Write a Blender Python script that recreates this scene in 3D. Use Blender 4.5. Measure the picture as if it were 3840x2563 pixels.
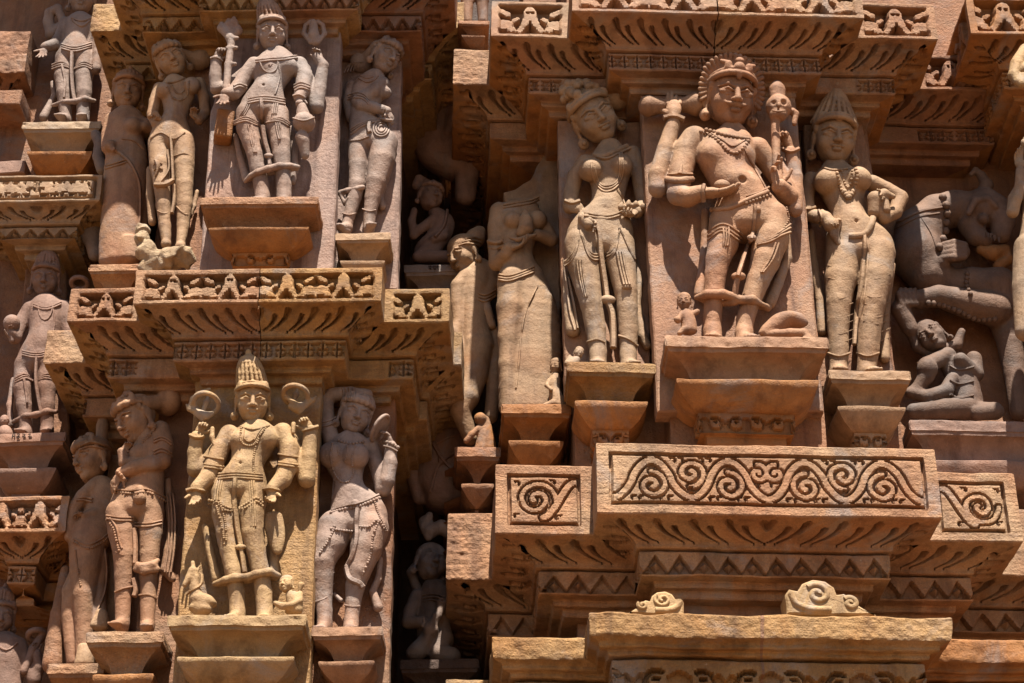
import bpy, math, random
import numpy as np
sc = bpy.context.scene
for o in list(bpy.data.objects): bpy.data.objects.remove(o)
# ------------------------------------------------------------------ camera
PITCH = math.radians(30.0); FOC = 7193.0; CX, CY = 1920.0, 1281.5; DIST = 7.333
cP, sP = math.cos(PITCH), math.sin(PITCH)
FWD = np.array([0, cP, sP]); UPV = np.array([0, -sP, cP]); RGT = np.array([1.0, 0, 0])
CAM = np.array([0, -DIST*cP, 1.6])
camd = bpy.data.cameras.new('camera'); cam = bpy.data.objects.new('camera', camd)
sc.collection.objects.link(cam); sc.camera = cam
camd.sensor_fit = 'HORIZONTAL'; camd.sensor_width = 36.0; camd.lens = 36.0*FOC/3840.0
camd.clip_start = 0.05; camd.clip_end = 500
cam.location = CAM; cam.rotation_euler = (math.pi/2+PITCH, 0, 0)
# ------------------------------------------------------------------ light
SUN_EL, SUN_AZ = math.radians(64), math.radians(8)      # azimuth from the facade normal, minus = from the left
w = bpy.data.worlds.new('World'); sc.world = w; w.use_nodes = True
nt = w.node_tree; sky = nt.nodes.new('ShaderNodeTexSky'); sky.sky_type = 'NISHITA'; sky.sun_disc = False
sdir = np.array([math.sin(SUN_AZ)*math.cos(SUN_EL), -math.cos(SUN_AZ)*math.cos(SUN_EL), math.sin(SUN_EL)])
sky.sun_elevation = SUN_EL; sky.sun_rotation = math.atan2(sdir[0], sdir[1])
sky.air_density = 1.0; sky.dust_density = 0.3
bg = nt.nodes['Background']; bg.inputs['Strength'].default_value = 0.05
nt.links.new(sky.outputs[0], bg.inputs['Color'])
sl = bpy.data.lights.new('sun', 'SUN'); sun = bpy.data.objects.new('sun', sl); sc.collection.objects.link(sun)
sl.energy = 5.0; sl.angle = math.radians(0.5); sl.color = (1.0, 0.95, 0.86)
from mathutils import Vector, Matrix
sun.rotation_euler = Vector(sdir).to_track_quat('Z', 'Y').to_euler(); sun.location = (0, 0, 12)
vs = sc.view_settings; vs.view_transform = 'Standard'; vs.look = 'None'; vs.exposure = 1.6; vs.gamma = 1.0
vs.use_curve_mapping = False
sc.cycles.diffuse_bounces = 4; sc.cycles.max_bounces = 8

# ------------------------------------------------------------------ pixels to the place
class Bay:
    def __init__(s, x, y, deg):
        s.p = np.array([x, y]); s.th = math.radians(deg); s.c, s.s = math.cos(s.th), math.sin(s.th)
    def ray(s, u, v):
        u = np.asarray(u, float); v = np.asarray(v, float)
        dx = (u-CX)/FOC; dz = (CY-v)/FOC
        X = dx; Y = cP-sP*dz; Z = sP+cP*dz
        o = np.array([CAM[0]-s.p[0], CAM[1]-s.p[1]])
        O = np.array([s.c*o[0]+s.s*o[1], -s.s*o[0]+s.c*o[1], CAM[2]])
        return O, np.stack([s.c*X+s.s*Y, -s.s*X+s.c*Y, Z], -1)
    def at(s, u, v, d):
        O, D = s.ray(u, v); t = (d-O[1])/D[..., 1]
        return O+D*t[..., None]
    def atz(s, u, v, z):
        O, D = s.ray(u, v); t = (z-O[2])/D[..., 2]
        return O+D*t[..., None]
    def mpp(s, u, v, d):
        O, D = s.ray(u, v); return float((d-O[1])/D[..., 1])/FOC
    def world(s, q):
        return (s.p[0]+q[0]*s.c-q[1]*s.s, s.p[1]+q[0]*s.s+q[1]*s.c, q[2])
class View:
    def __init__(s, x0, y0, k): s.x0, s.y0, s.k = x0, y0, k
    def __call__(s, x, y): return s.x0+np.asarray(x, float)/s.k, s.y0+np.asarray(y, float)/s.k
VP = View(0, 0, 1/1.6347)
V1 = View(0, 0, 1.225); V2 = View(740, 0, 1.4929); V3 = View(1650, 0, 1.3635); V4 = View(2300, 150, 1.3631)
V5 = View(2950, 0, 1.2056); V6 = View(0, 1280, 1.2219); V7 = View(600, 1280, 1.2223); V8 = View(1640, 1300, 1.2415)
V9 = View(2700, 1300, 1.2412); V10 = View(1640, 700, 1.493); V11 = View(200, 850, 1.5454)

# ------------------------------------------------------------------ noise
def _h(ix, iy, iz, sd):
    n = (ix.astype(np.uint32)*np.uint32(374761393)+iy.astype(np.uint32)*np.uint32(668265263)+iz.astype(np.uint32)*np.uint32(2147483647)+np.uint32(sd*974711 & 0xffffffff))
    n = (n ^ (n >> np.uint32(13)))*np.uint32(1274126177)
    n = n ^ (n >> np.uint32(16))
    return (n & np.uint32(0xffff)).astype(np.float32)/32767.5-1
def vnoise(P, sd=0):
    f = np.floor(P); i = f.astype(np.int64); t = (P-f).astype(np.float32); t = t*t*(3-2*t)
    r = 0
    for a in (0, 1):
        wa = t[..., 0] if a else 1-t[..., 0]
        for b in (0, 1):
            wb = t[..., 1] if b else 1-t[..., 1]
            for c in (0, 1):
                wc = t[..., 2] if c else 1-t[..., 2]
                r = r+wa*wb*wc*_h(i[..., 0]+a, i[..., 1]+b, i[..., 2]+c, sd)
    return r
def wear(V, a1=.0016, a2=.003, sd=0):
    V = np.asarray(V, float); o = np.empty_like(V)
    for c in range(3):
        o[..., c] = a1*vnoise(V*38, sd+c)+a2*vnoise(V*9, sd+10+c)
    return V+o

# ------------------------------------------------------------------ objects
COL = sc.collection
MATS = {}
class Thing:
    def __init__(s, name, label, cat, bay, base, group=None, kind=None):
        o = bpy.data.objects.new(name, None); COL.objects.link(o); o.empty_display_size = .05
        s.o, s.bay, s.base = o, bay, np.asarray(base, float)
        o.location = bay.world(s.base); o.rotation_euler = (0, 0, bay.th)
        if label: o['label'] = label
        if cat: o['category'] = cat
        if group: o['group'] = group
        if kind: o['kind'] = kind
    def part(s, name, V, F, mat, parent=None, smooth=40, label=None):
        V = np.asarray(V, float)-s.base
        me = bpy.data.meshes.new(name)
        nV = len(V)
        if isinstance(F, np.ndarray):
            k = F.shape[1]; n = len(F)
            me.vertices.add(nV); me.vertices.foreach_set('co', V.astype(np.float32).ravel())
            me.loops.add(n*k); me.loops.foreach_set('vertex_index', F.astype(np.int32).ravel())
            me.polygons.add(n); me.polygons.foreach_set('loop_start', np.arange(0, n*k, k, dtype=np.int32))
            me.update(calc_edges=True)
        else:
            me.from_pydata(V.tolist(), [], F); me.update()
        if smooth:
            me.polygons.foreach_set('use_smooth', np.ones(len(me.polygons), bool))
            if smooth < 180: me.set_sharp_from_angle(angle=math.radians(smooth))
        me.materials.append(MATS[mat])
        o = bpy.data.objects.new(name, me); COL.objects.link(o); o.parent = parent or s.o
        if label: o['label'] = label
        return o
def joinm(L):
    Vs, Fs, n = [], [], 0
    for V, F in L:
        Vs.append(V); Fs.append(np.asarray(F)+n); n += len(V)
    return np.concatenate(Vs), np.concatenate(Fs)

# ------------------------------------------------------------------ solids from distance fields
def surface_nets(d, lo, h):
    s = d < 0
    n = np.array(d.shape)
    c = s[:-1, :-1, :-1].astype(np.int8)
    cnt = np.zeros(tuple(n-1), np.int8)
    for a in (0, 1):
        for b in (0, 1):
            for e in (0, 1):
                cnt += s[a:n[0]-1+a, b:n[1]-1+b, e:n[2]-1+e]
    act = (cnt > 0) & (cnt < 8)
    idx = np.argwhere(act)
    m = len(idx)
    vid = np.full(act.shape, -1, np.int32); vid[act] = np.arange(m)
    cor = {}
    for a in (0, 1):
        for b in (0, 1):
            for e in (0, 1):
                cor[a, b, e] = d[idx[:, 0]+a, idx[:, 1]+b, idx[:, 2]+e]
    acc = np.zeros((m, 3), np.float32); w = np.zeros(m, np.float32)
    for ax in range(3):
        for p in (0, 1):
            for q in (0, 1):
                k0 = [p, q]; k0.insert(ax, 0); k1 = [p, q]; k1.insert(ax, 1)
                A, B = cor[tuple(k0)], cor[tuple(k1)]
                x = (A < 0) != (B < 0)
                t = np.where(x, A/np.where(x, A-B, 1), 0)
                pos = np.tile(np.array(k0, np.float32), (m, 1)); pos[:, ax] = t
                acc += pos*x[:, None]; w += x
    V = (idx+acc/w[:, None])*h+lo
    Q = []
    for ax in range(3):
        sl0 = [slice(1, -1)]*3; sl1 = [slice(1, -1)]*3
        sl0[ax] = slice(0, -1); sl1[ax] = slice(1, None)
        A, B = s[tuple(sl0)], s[tuple(sl1)]
        e = np.argwhere(A != B); flip = A[A != B]
        e1 = e.copy()
        for b in range(3):
            if b != ax: e1[:, b] += 1
        o1, o2 = [(1, 2), (2, 0), (0, 1)][ax]
        def cell(a, b):
            f = e1.copy(); f[:, o1] -= a; f[:, o2] -= b
            return vid[f[:, 0], f[:, 1], f[:, 2]]
        q = np.stack([cell(1, 1), cell(0, 1), cell(0, 0), cell(1, 0)], 1)
        q[~flip] = q[~flip][:, ::-1]
        Q.append(q)
    Q = np.concatenate(Q); Q = Q[(Q >= 0).all(1)]
    return V, Q
def smin(a, b, k):
    hh = np.clip(.5+.5*(b-a)/k, 0, 1)
    return b*(1-hh)+a*hh-k*hh*(1-hh)
def smax(a, b, k): return -smin(-a, -b, k)
I3 = np.eye(3)
class SDF:
    def __init__(s): s.p = []; s.d = None
    def add(s, fn, lo, hi, k, op): s.p.append((fn, np.asarray(lo, float), np.asarray(hi, float), max(k, 1e-5), op))
    def cap(s, a, b, ra, rb, k=.012, op='u'):
        a = np.asarray(a, float); b = np.asarray(b, float); ba = b-a; bb = max(float(ba@ba), 1e-9); r = max(ra, rb)
        def fn(X, Y, Z):
            hh = np.clip(((X-a[0])*ba[0]+(Y-a[1])*ba[1]+(Z-a[2])*ba[2])/bb, 0, 1)
            return np.sqrt((X-a[0]-ba[0]*hh)**2+(Y-a[1]-ba[1]*hh)**2+(Z-a[2]-ba[2]*hh)**2)-(ra+(rb-ra)*hh)
        s.add(fn, np.minimum(a, b)-r, np.maximum(a, b)+r, k, op)
    def chain(s, pts, k=.012, op='u'):
        for (a, ra), (b, rb) in zip(pts[:-1], pts[1:]): s.cap(a, b, ra, rb, k, op)
    def ell(s, c, r, R=I3, k=.012, op='u'):
        c = np.asarray(c, float); r = np.asarray(r, float)
        e = np.sqrt(((R*r[None, :])**2).sum(1))
        def fn(X, Y, Z):
            x, y, z = X-c[0], Y-c[1], Z-c[2]
            q = [(R[0, i]*x+R[1, i]*y+R[2, i]*z) for i in range(3)]
            k0 = np.sqrt(sum((q[i]/r[i])**2 for i in range(3)))
            k1 = np.sqrt(sum((q[i]/r[i]**2)**2 for i in range(3)))+1e-6
            return k0*(k0-1)/k1
        s.add(fn, c-e, c+e, k, op)
    def box(s, c, r, R=I3, rd=.004, k=.006, op='u'):
        c = np.asarray(c, float); r = np.asarray(r, float)
        e = np.sqrt(((R*r[None, :])**2).sum(1))
        e = np.abs(R)@r
        def fn(X, Y, Z):
            x, y, z = X-c[0], Y-c[1], Z-c[2]
            q = [np.abs(R[0, i]*x+R[1, i]*y+R[2, i]*z)-r[i]+rd for i in range(3)]
            o = np.sqrt(sum(np.maximum(t, 0)**2 for t in q))
            return o+np.minimum(np.maximum(q[0], np.maximum(q[1], q[2])), 0)-rd
        s.add(fn, c-e, c+e, k, op)
    def ring(s, c, rx, ry, rt, R=I3, k=.004, rz=None, op='u'):
        # elliptic ring in the local xy plane
        c = np.asarray(c, float); m = max(rx, ry)+rt*1.5
        rz = rz or rt
        def fn(X, Y, Z):
            x, y, z = X-c[0], Y-c[1], Z-c[2]
            q = [(R[0, i]*x+R[1, i]*y+R[2, i]*z) for i in range(3)]
            l = np.sqrt((q[0]/rx)**2+(q[1]/ry)**2)+1e-6
            dd = (l-1)*min(rx, ry)
            return (np.sqrt((dd/rt)**2+(q[2]/rz)**2)-1)*min(rt, rz)
        s.add(fn, c-m, c+m, k, op)
    def build(s, h, amp=0.0, frq=40, sd=0):
        us = [p for p in s.p if p[4] == 'u']
        lo = np.min([p[1] for p in us], 0)-4*h; hi = np.max([p[2] for p in us], 0)+4*h
        n = np.ceil((hi-lo)/h).astype(int)+1
        d = np.full(n, 1.0, np.float32)
        ax = [(lo[i]+h*np.arange(n[i])).astype(np.float32) for i in range(3)]
        for fn, l, hh, k, op in s.p:
            m = k+3*h
            a = np.clip(np.floor((l-m-lo)/h).astype(int), 0, n); b = np.clip(np.ceil((hh+m-lo)/h).astype(int)+1, 0, n)
            if (b <= a).any(): continue
            X = ax[0][a[0]:b[0], None, None]; Y = ax[1][None, a[1]:b[1], None]; Z = ax[2][None, None, a[2]:b[2]]
            g = d[a[0]:b[0], a[1]:b[1], a[2]:b[2]]
            v = fn(X, Y, Z).astype(np.float32)
            if op == 'u': g[...] = smin(g, v, k)
            elif op == 's': g[...] = smax(g, -v, k)
            elif op == 'i': g[...] = smax(g, v, k)
        s.d, s.lo, s.h = d, lo, h
        V, Q = surface_nets(d, lo, h)
        if amp: V = wear(V, amp, amp*1.2, sd)
        return V, Q
    def sample(s, P):
        i = np.round((P-s.lo)/s.h).astype(int); n = np.array(s.d.shape)
        ok = ((i >= 0) & (i < n)).all(-1); i = np.clip(i, 0, n-1)
        return np.where(ok, s.d[i[..., 0], i[..., 1], i[..., 2]], 1.0)

# ------------------------------------------------------------------ tubes, plates
def smooth_line(P, n):
    P = np.asarray(P, float)
    if len(P) < 3:
        t = np.linspace(0, 1, n)[:, None]; return P[0]*(1-t)+P[-1]*t
    Q = np.vstack([2*P[0]-P[1], P, 2*P[-1]-P[-2]])
    L = np.r_[0, np.cumsum(np.linalg.norm(np.diff(P[:, :2], axis=0), axis=1))+1e-9*np.arange(1, len(P))]
    ts = np.linspace(0, L[-1], n); out = []
    for t in ts:
        i = min(max(int(np.searchsorted(L, t, 'right'))-1, 0), len(P)-2); u = (t-L[i])/max(L[i+1]-L[i], 1e-9)
        a, b, c, e = Q[i], Q[i+1], Q[i+2], Q[i+3]
        out.append(.5*((2*b)+(-a+c)*u+(2*a-5*b+4*c-e)*u*u+(-a+3*b-3*c+e)*u**3))
    return np.array(out)
def tube(P, rw, rt, sides=6, ref=(0, -1, 0), taper=None):
    P = np.asarray(P, float); n = len(P); T = np.gradient(P, axis=0); T /= np.linalg.norm(T, axis=1)[:, None]+1e-9
    ref = np.asarray(ref, float); B = np.cross(T, ref); B /= np.linalg.norm(B, axis=1)[:, None]+1e-9; N = np.cross(B, T)
    a = np.linspace(0, 2*np.pi, sides, endpoint=False)
    k = np.ones(n) if taper is None else np.asarray(taper)
    V = P[:, None]+(B[:, None]*np.cos(a)[None, :, None]*rw+N[:, None]*np.sin(a)[None, :, None]*rt)*k[:, None, None]
    V = V.reshape(-1, 3); i = np.arange(n-1)[:, None]*sides; j = np.arange(sides)[None]
    F = np.stack([i+j, i+(j+1) % sides, i+sides+(j+1) % sides, i+sides+j], -1).reshape(-1, 4)
    # end fans as quads
    e = []
    for b in (0, (n-1)*sides):
        for q in range(1, sides-2, 2): e.append([b, b+q, b+q+1, b+q+2])
    return V, np.vstack([F, np.array(e)])
_bv = []
for i in range(5):
    for j in range(6):
        th = math.pi*i/4; ph = 2*math.pi*j/6
        _bv.append((math.sin(th)*math.cos(ph), math.sin(th)*math.sin(ph), math.cos(th)))
_bv = np.array(_bv); _bf = np.array([[i*6+j, i*6+(j+1) % 6, i*6+6+(j+1) % 6, i*6+6+j] for i in range(4) for j in range(6)])
def beads(P, r):
    n = len(P); V = (P[:, None]+_bv[None]*r).reshape(-1, 3)
    F = (_bf[None]+(np.arange(n)*len(_bv))[:, None, None]).reshape(-1, 4)
    return V, F
def plate(poly, y0, y1, ch=.006, step=.03, rough=.002, sd=0):
    """thick slab with an uneven outline: polygon in local x,z, front at y0, back at y1"""
    poly = np.asarray(poly, float); pts = []
    for a, b in zip(poly, np.roll(poly, -1, 0)):
        n = max(1, int(np.linalg.norm(b-a)/step))
        for t in np.arange(n)/n: pts.append(a*(1-t)+b*t)
    pts = np.array(pts)
    pts = pts+rough*np.stack([vnoise(np.c_[pts*25, pts[:, :1]*0], sd), vnoise(np.c_[pts*25, pts[:, :1]*0+9], sd)], 1)
    c = pts.mean(0); n = len(pts)
    T = np.roll(pts, -1, 0)-np.roll(pts, 1, 0); T /= np.linalg.norm(T, axis=1)[:, None]+1e-9
    ar = np.sum(pts[:, 0]*np.roll(pts[:, 1], -1)-np.roll(pts[:, 0], -1)*pts[:, 1])
    N = np.stack([T[:, 1], -T[:, 0]], 1)*(1 if ar > 0 else -1)
    ring = lambda p, y: np.c_[p[:, 0], np.full(n, y), p[:, 1]]
    V = np.vstack([ring(pts-N*ch, y0), ring(pts, y0+ch), ring(pts, y1)])
    F = [[i for i in range(n)]] if ar > 0 else [[i for i in range(n)][::-1]]
    for k in (0, 1):
        for i in range(n):
            j = (i+1) % n
            q = [k*n+i, k*n+n+i, k*n+n+j, k*n+j]
            F.append(q if ar > 0 else q[::-1])
    F.append([2*n+i for i in range(n)][::-1] if ar > 0 else [2*n+i for i in range(n)])
    return V, F

# ------------------------------------------------------------------ swept mouldings
def arc(p0, p1, bulge, n=8):
    p0 = np.array(p0, float); p1 = np.array(p1, float); d = p1-p0; nn = np.array([-d[1], d[0]])
    t = np.linspace(0, 1, n)[:, None]
    return p0*(1-t)+p1*t+nn*bulge*4*t*(1-t)
def profile(bands, res):
    O, Bi, T = [], [], []
    for bi, b in enumerate(bands):
        p = np.asarray(b['p'], float); L = np.r_[0, np.cumsum(np.linalg.norm(np.diff(p, axis=0), axis=1))]
        tot = L[-1]; c = min(.0045, tot*.25)
        n = max(2, int(math.ceil((tot-2*c)/(b.get('res') or res)))+1) if b.get('fn') is not None else max(len(p) if len(p) > 2 else 2, int(tot/.02)+1)
        q = np.linspace(c, tot-c, n)
        O.append(np.stack([np.interp(q, L, p[:, 0]), np.interp(q, L, p[:, 1])], 1)); Bi.append(np.full(n, bi)); T.append(q/tot)
    return np.concatenate(O), np.concatenate(Bi), np.concatenate(T)
def sweep(path, i, bands, ds=.006, res=.006, a=0.0, b=1.0, amp=1.0, sd=0):
    """block i of a moulding that follows the plan 'path' with the profile 'bands' (o = outwards, z)"""
    path = np.asarray(path, float); dirs = np.diff(path, axis=0); ln = np.linalg.norm(dirs, axis=1); dirs = dirs/ln[:, None]
    nrm = np.stack([dirs[:, 1], -dirs[:, 0]], 1)
    def mit(k):
        if k == 0: return nrm[0]
        if k == len(path)-1: return nrm[-1]
        return (nrm[k-1]+nrm[k])/(1+nrm[k-1]@nrm[k])
    P, Bi, T = profile(bands, res)
    tan = np.gradient(P, axis=0); tan /= np.linalg.norm(tan, axis=1)[:, None]+1e-9
    no, nz = -tan[:, 1], tan[:, 0]
    A = path[i][None]+P[:, :1]*mit(i)[None]; B = path[i+1][None]+P[:, :1]*mit(i+1)[None]
    m = (path[i]+path[i+1])/2; d = dirs[i]; n = nrm[i]
    ns = max(2, int(math.ceil(ln[i]*(b-a)/ds))+1)
    s = np.linspace(a, b, ns)
    XY = A[None]*(1-s)[:, None, None]+B[None]*s[:, None, None]         # ns,nj,2
    S = (XY-m)@d
    V = np.concatenate([XY, np.broadcast_to(P[:, 1][None, :, None], XY.shape[:2]+(1,))], 2)
    nv = np.concatenate([no[:, None]*n[None], nz[:, None]], 1)
    disp = np.zeros(S.shape)
    for bi, bd in enumerate(bands):
        if bd.get('fn') is not None:
            k = Bi == bi; p = np.asarray(bd['p'], float); H = np.linalg.norm(np.diff(p, axis=0), axis=1).sum()
            disp[:, k] = bd['fn'](S[:, k], np.broadcast_to(T[k][None], S[:, k].shape), H, ln[i])
    V = V+disp[..., None]*nv[None]
    V = wear(V, .0013*amp, .0028*amp, sd)
    nj = len(P); q = np.arange(ns-1)[:, None]*nj; r = np.arange(nj-1)[None]
    F = np.stack([q+r, q+r+1, q+nj+r+1, q+nj+r], -1).reshape(-1, 4)
    return V.reshape(-1, 3), F
# ------------------------------------------------------------------ stone
KA = .52
def stone(name, c1, c2, c3, grain=.13, fleck=.22, bump=.38, stain=(.10, .05, .035), stain_amt=.35, rough=.76, strata=0.0, off=0.0, streak=.4):
    c1, c2, c3 = [tuple(KA*(1.17*t-.17*(.3*c[0]+.5*c[1]+.2*c[2])) for t in c) for c in (c1, c2, c3)]
    m = bpy.data.materials.new(name); m.use_nodes = True; MATS[name] = m
    t = m.node_tree; N = t.nodes; L = t.links; N.clear()
    def nd(k, **kw):
        n = N.new(k)
        for a, b in kw.items():
            if a in n.inputs: n.inputs[a].default_value = b
            else: setattr(n, a, b)
        return n
    geo = nd('ShaderNodeNewGeometry'); oi = nd('ShaderNodeObjectInfo')
    vm = nd('ShaderNodeVectorMath', operation='ADD'); vm.inputs[1].default_value = (off, off*1.7, off*.6); L.new(geo.outputs['Position'], vm.inputs[0])
    P = vm.outputs[0]
    def noise(scale, det, rgh=.55, dist=0.0):
        n = nd('ShaderNodeTexNoise'); n.inputs['Scale'].default_value = scale; n.inputs['Detail'].default_value = det
        n.inputs['Roughness'].default_value = rgh; n.inputs['Distortion'].default_value = dist; L.new(P, n.inputs['Vector']); return n.outputs['Fac']
    def ramp(src, *st):
        r = nd('ShaderNodeValToRGB'); e = r.color_ramp.elements
        while len(e) < len(st): e.new(.5)
        for k, (p, c) in enumerate(st): e[k].position = p; e[k].color = (*c, 1) if not np.isscalar(c) else (c, c, c, 1)
        L.new(src, r.inputs[0]); return r.outputs[0]
    def mix(mode, f, a, b):
        x = nd('ShaderNodeMix', data_type='RGBA', blend_type=mode)
        for sk, v in ((0, f), (6, a), (7, b)):
            if hasattr(v, 'is_output'): L.new(v, x.inputs[sk])
            else: x.inputs[sk].default_value = v if np.isscalar(v) else (*v, 1)
        return x.outputs[2]
    big = noise(2.6, 5, .6, .6); mid = noise(11, 6, .62, .4); fine = noise(170, 3, .7); pit = noise(64, 4, .6)
    col = ramp(big, (.34, c1), (.5, c2), (.66, c3))
    col = mix('MULTIPLY', 1.0, col, ramp(mid, (.28, .66), (.5, 1.0), (.74, 1.2)))
    col = mix('MULTIPLY', 1.0, col, ramp(fine, (.3, 1-grain), (.7, 1+grain*.6)))
    st = ramp(noise(5.5, 8, .68, 1.2), (.54, 0.0), (.72, stain_amt)); col = mix('MIX', st, col, stain)
    so = ramp(noise(1.7, 9, .72, .8), (.50, 0.0), (.68, .5)); col = mix('MIX', so, col, tuple(t*.42 for t in c2))
    pw = ramp(noise(7.5, 7, .7, .5), (.60, 0.0), (.70, .4)); col = mix('MIX', pw, col, tuple(min(1, t*1.25+.05) for t in c3))
    mp0 = nd('ShaderNodeMapping'); mp0.inputs['Scale'].default_value = (13, 13, 1.1); L.new(P, mp0.inputs['Vector'])
    sk = nd('ShaderNodeTexNoise'); sk.inputs['Scale'].default_value = 1.0; sk.inputs['Detail'].default_value = 6; sk.inputs['Roughness'].default_value = .65; L.new(mp0.outputs[0], sk.inputs['Vector'])
    col = mix('MULTIPLY', ramp(sk.outputs['Fac'], (.52, 0.0), (.68, streak*1.6)), col, (.42, .36, .34))
    gp = ramp(noise(3.3, 6, .66, .9), (.55, 0.0), (.66, .45)); lum = .33*c2[0]+.5*c2[1]+.17*c2[2]; col = mix('MIX', gp, col, (lum*1.12, lum*1.0, lum*.93))
    fl = ramp(noise(38, 5, .75), (.66, 0.0), (.73, fleck)); col = mix('MIX', fl, col, (.62, .50, .38))
    rnd = nd('ShaderNodeMapRange'); rnd.inputs['To Min'].default_value = .9; rnd.inputs['To Max'].default_value = 1.1; L.new(oi.outputs['Random'], rnd.inputs['Value'])
    hsv = nd('ShaderNodeHueSaturation'); L.new(rnd.outputs[0], hsv.inputs['Value']); L.new(col, hsv.inputs['Color'])
    b = nd('ShaderNodeBsdfPrincipled'); L.new(hsv.outputs[0], b.inputs['Base Color']); b.inputs['Roughness'].default_value = rough
    b.inputs['Specular IOR Level'].default_value = .35
    ad = nd('ShaderNodeMath', operation='MULTIPLY_ADD'); L.new(pit, ad.inputs[0]); ad.inputs[1].default_value = 1.6; L.new(fine, ad.inputs[2])
    src = ad.outputs[0]
    if strata:
        mp = nd('ShaderNodeMapping'); mp.inputs['Scale'].default_value = (6, 6, 75); L.new(P, mp.inputs['Vector'])
        sn = nd('ShaderNodeTexNoise'); sn.inputs['Scale'].default_value = 1.0; sn.inputs['Detail'].default_value = 5; L.new(mp.outputs[0], sn.inputs['Vector'])
        a2 = nd('ShaderNodeMath', operation='MULTIPLY_ADD'); L.new(sn.outputs['Fac'], a2.inputs[0]); a2.inputs[1].default_value = strata; L.new(src, a2.inputs[2]); src = a2.outputs[0]
    bp = nd('ShaderNodeBump'); bp.inputs['Strength'].default_value = bump; bp.inputs['Distance'].default_value = .006; L.new(src, bp.inputs['Height'])
    L.new(bp.outputs[0], b.inputs['Normal'])
    out = nd('ShaderNodeOutputMaterial'); L.new(b.outputs[0], out.inputs[0])
    return m
stone('pink', (.43, .215, .125), (.49, .275, .165), (.50, .32, .20), off=3)
stone('pinkledge', (.46, .225, .12), (.52, .285, .16), (.55, .35, .21), bump=.75, fleck=.35, strata=1.1, grain=.24, stain_amt=.45, off=7)
stone('ochreledge', (.42, .215, .085), (.52, .31, .145), (.48, .31, .18), bump=.75, fleck=.35, strata=.9, grain=.22, stain_amt=.45, off=11)
stone('ochre', (.50, .30, .145), (.56, .37, .20), (.50, .305, .17), fleck=.35, bump=.45, off=15)
stone('beige', (.52, .37, .25), (.49, .33, .21), (.45, .275, .165), fleck=.25, stain_amt=.3, off=19)
stone('mauve', (.37, .255, .205), (.47, .345, .28), (.42, .245, .165), fleck=.25, stain_amt=.45, off=23)
stone('tan', (.44, .265, .155), (.50, .325, .20), (.42, .235, .13), fleck=.3, off=27)
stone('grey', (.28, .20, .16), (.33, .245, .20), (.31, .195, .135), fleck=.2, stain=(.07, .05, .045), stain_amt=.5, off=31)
stone('rust', (.40, .165, .06), (.47, .22, .09), (.44, .24, .12), fleck=.25, bump=.5, stain_amt=.45, off=35)
stone('wallred', (.31, .14, .075), (.38, .185, .10), (.36, .21, .13), fleck=.3, stain_amt=.6, bump=.7, strata=.5, off=39)
stone('dark', (.075, .042, .028), (.11, .062, .042), (.09, .05, .032), fleck=.2, stain=(.03, .02, .016), stain_amt=.7, bump=.8, off=43)  # very dark tone, puts the deep niche's shade into the back wall's colour
stone('shadestat', (.19, .11, .075), (.25, .155, .11), (.23, .125, .075), fleck=.25, stain=(.06, .04, .035), stain_amt=.5, bump=.4, off=47)  # statue stone darkened, the beast niche's shade is in the colour
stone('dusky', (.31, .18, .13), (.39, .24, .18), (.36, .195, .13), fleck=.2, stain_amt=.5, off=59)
stone('slabpink', (.42, .215, .13), (.48, .27, .165), (.48, .30, .20), bump=.55, streak=.6, stain_amt=.5, off=61)
stone('slabmauve', (.38, .25, .20), (.45, .31, .25), (.42, .24, .165), bump=.55, streak=.6, stain_amt=.5, off=63)
stone('broken', (.64, .45, .28), (.70, .51, .33), (.58, .38, .22), bump=1.0, stain_amt=.2, fleck=.1, off=51)
stone('terrace', (.24, .135, .068), (.27, .15, .075), (.25, .135, .063), bump=.4, off=55)

# ------------------------------------------------------------------ carved patterns (height over the face, metres)
def sst(a, b, x):
    t = np.clip((x-a)/(b-a), 0, 1); return t*t*(3-2*t)
def cdist(S, Y, pts):
    d = np.full(S.shape, 9.0, np.float32); S = S.astype(np.float32); Y = Y.astype(np.float32)
    for p, q in pts: d = np.minimum(d, (S-np.float32(p))**2+(Y-np.float32(q))**2)
    return np.sqrt(d)
def spiral(cx, cy, r, turns, a0, sgn=1, n=60):
    t = np.linspace(0, 1, n); a = a0+sgn*turns*2*np.pi*t; rr = r*(1-.86*t)
    return np.stack([cx+rr*np.cos(a), cy+rr*np.sin(a)], 1)
def panel_frame(S, Y, H, L, bx, by, gx, dep):
    """plain border, a cut groove, the carved field inside; returns field mask and border height"""
    e = np.minimum(L/2-np.abs(S)-bx, H/2-np.abs(Y)-by)      # >0 inside the groove
    return e
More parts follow.
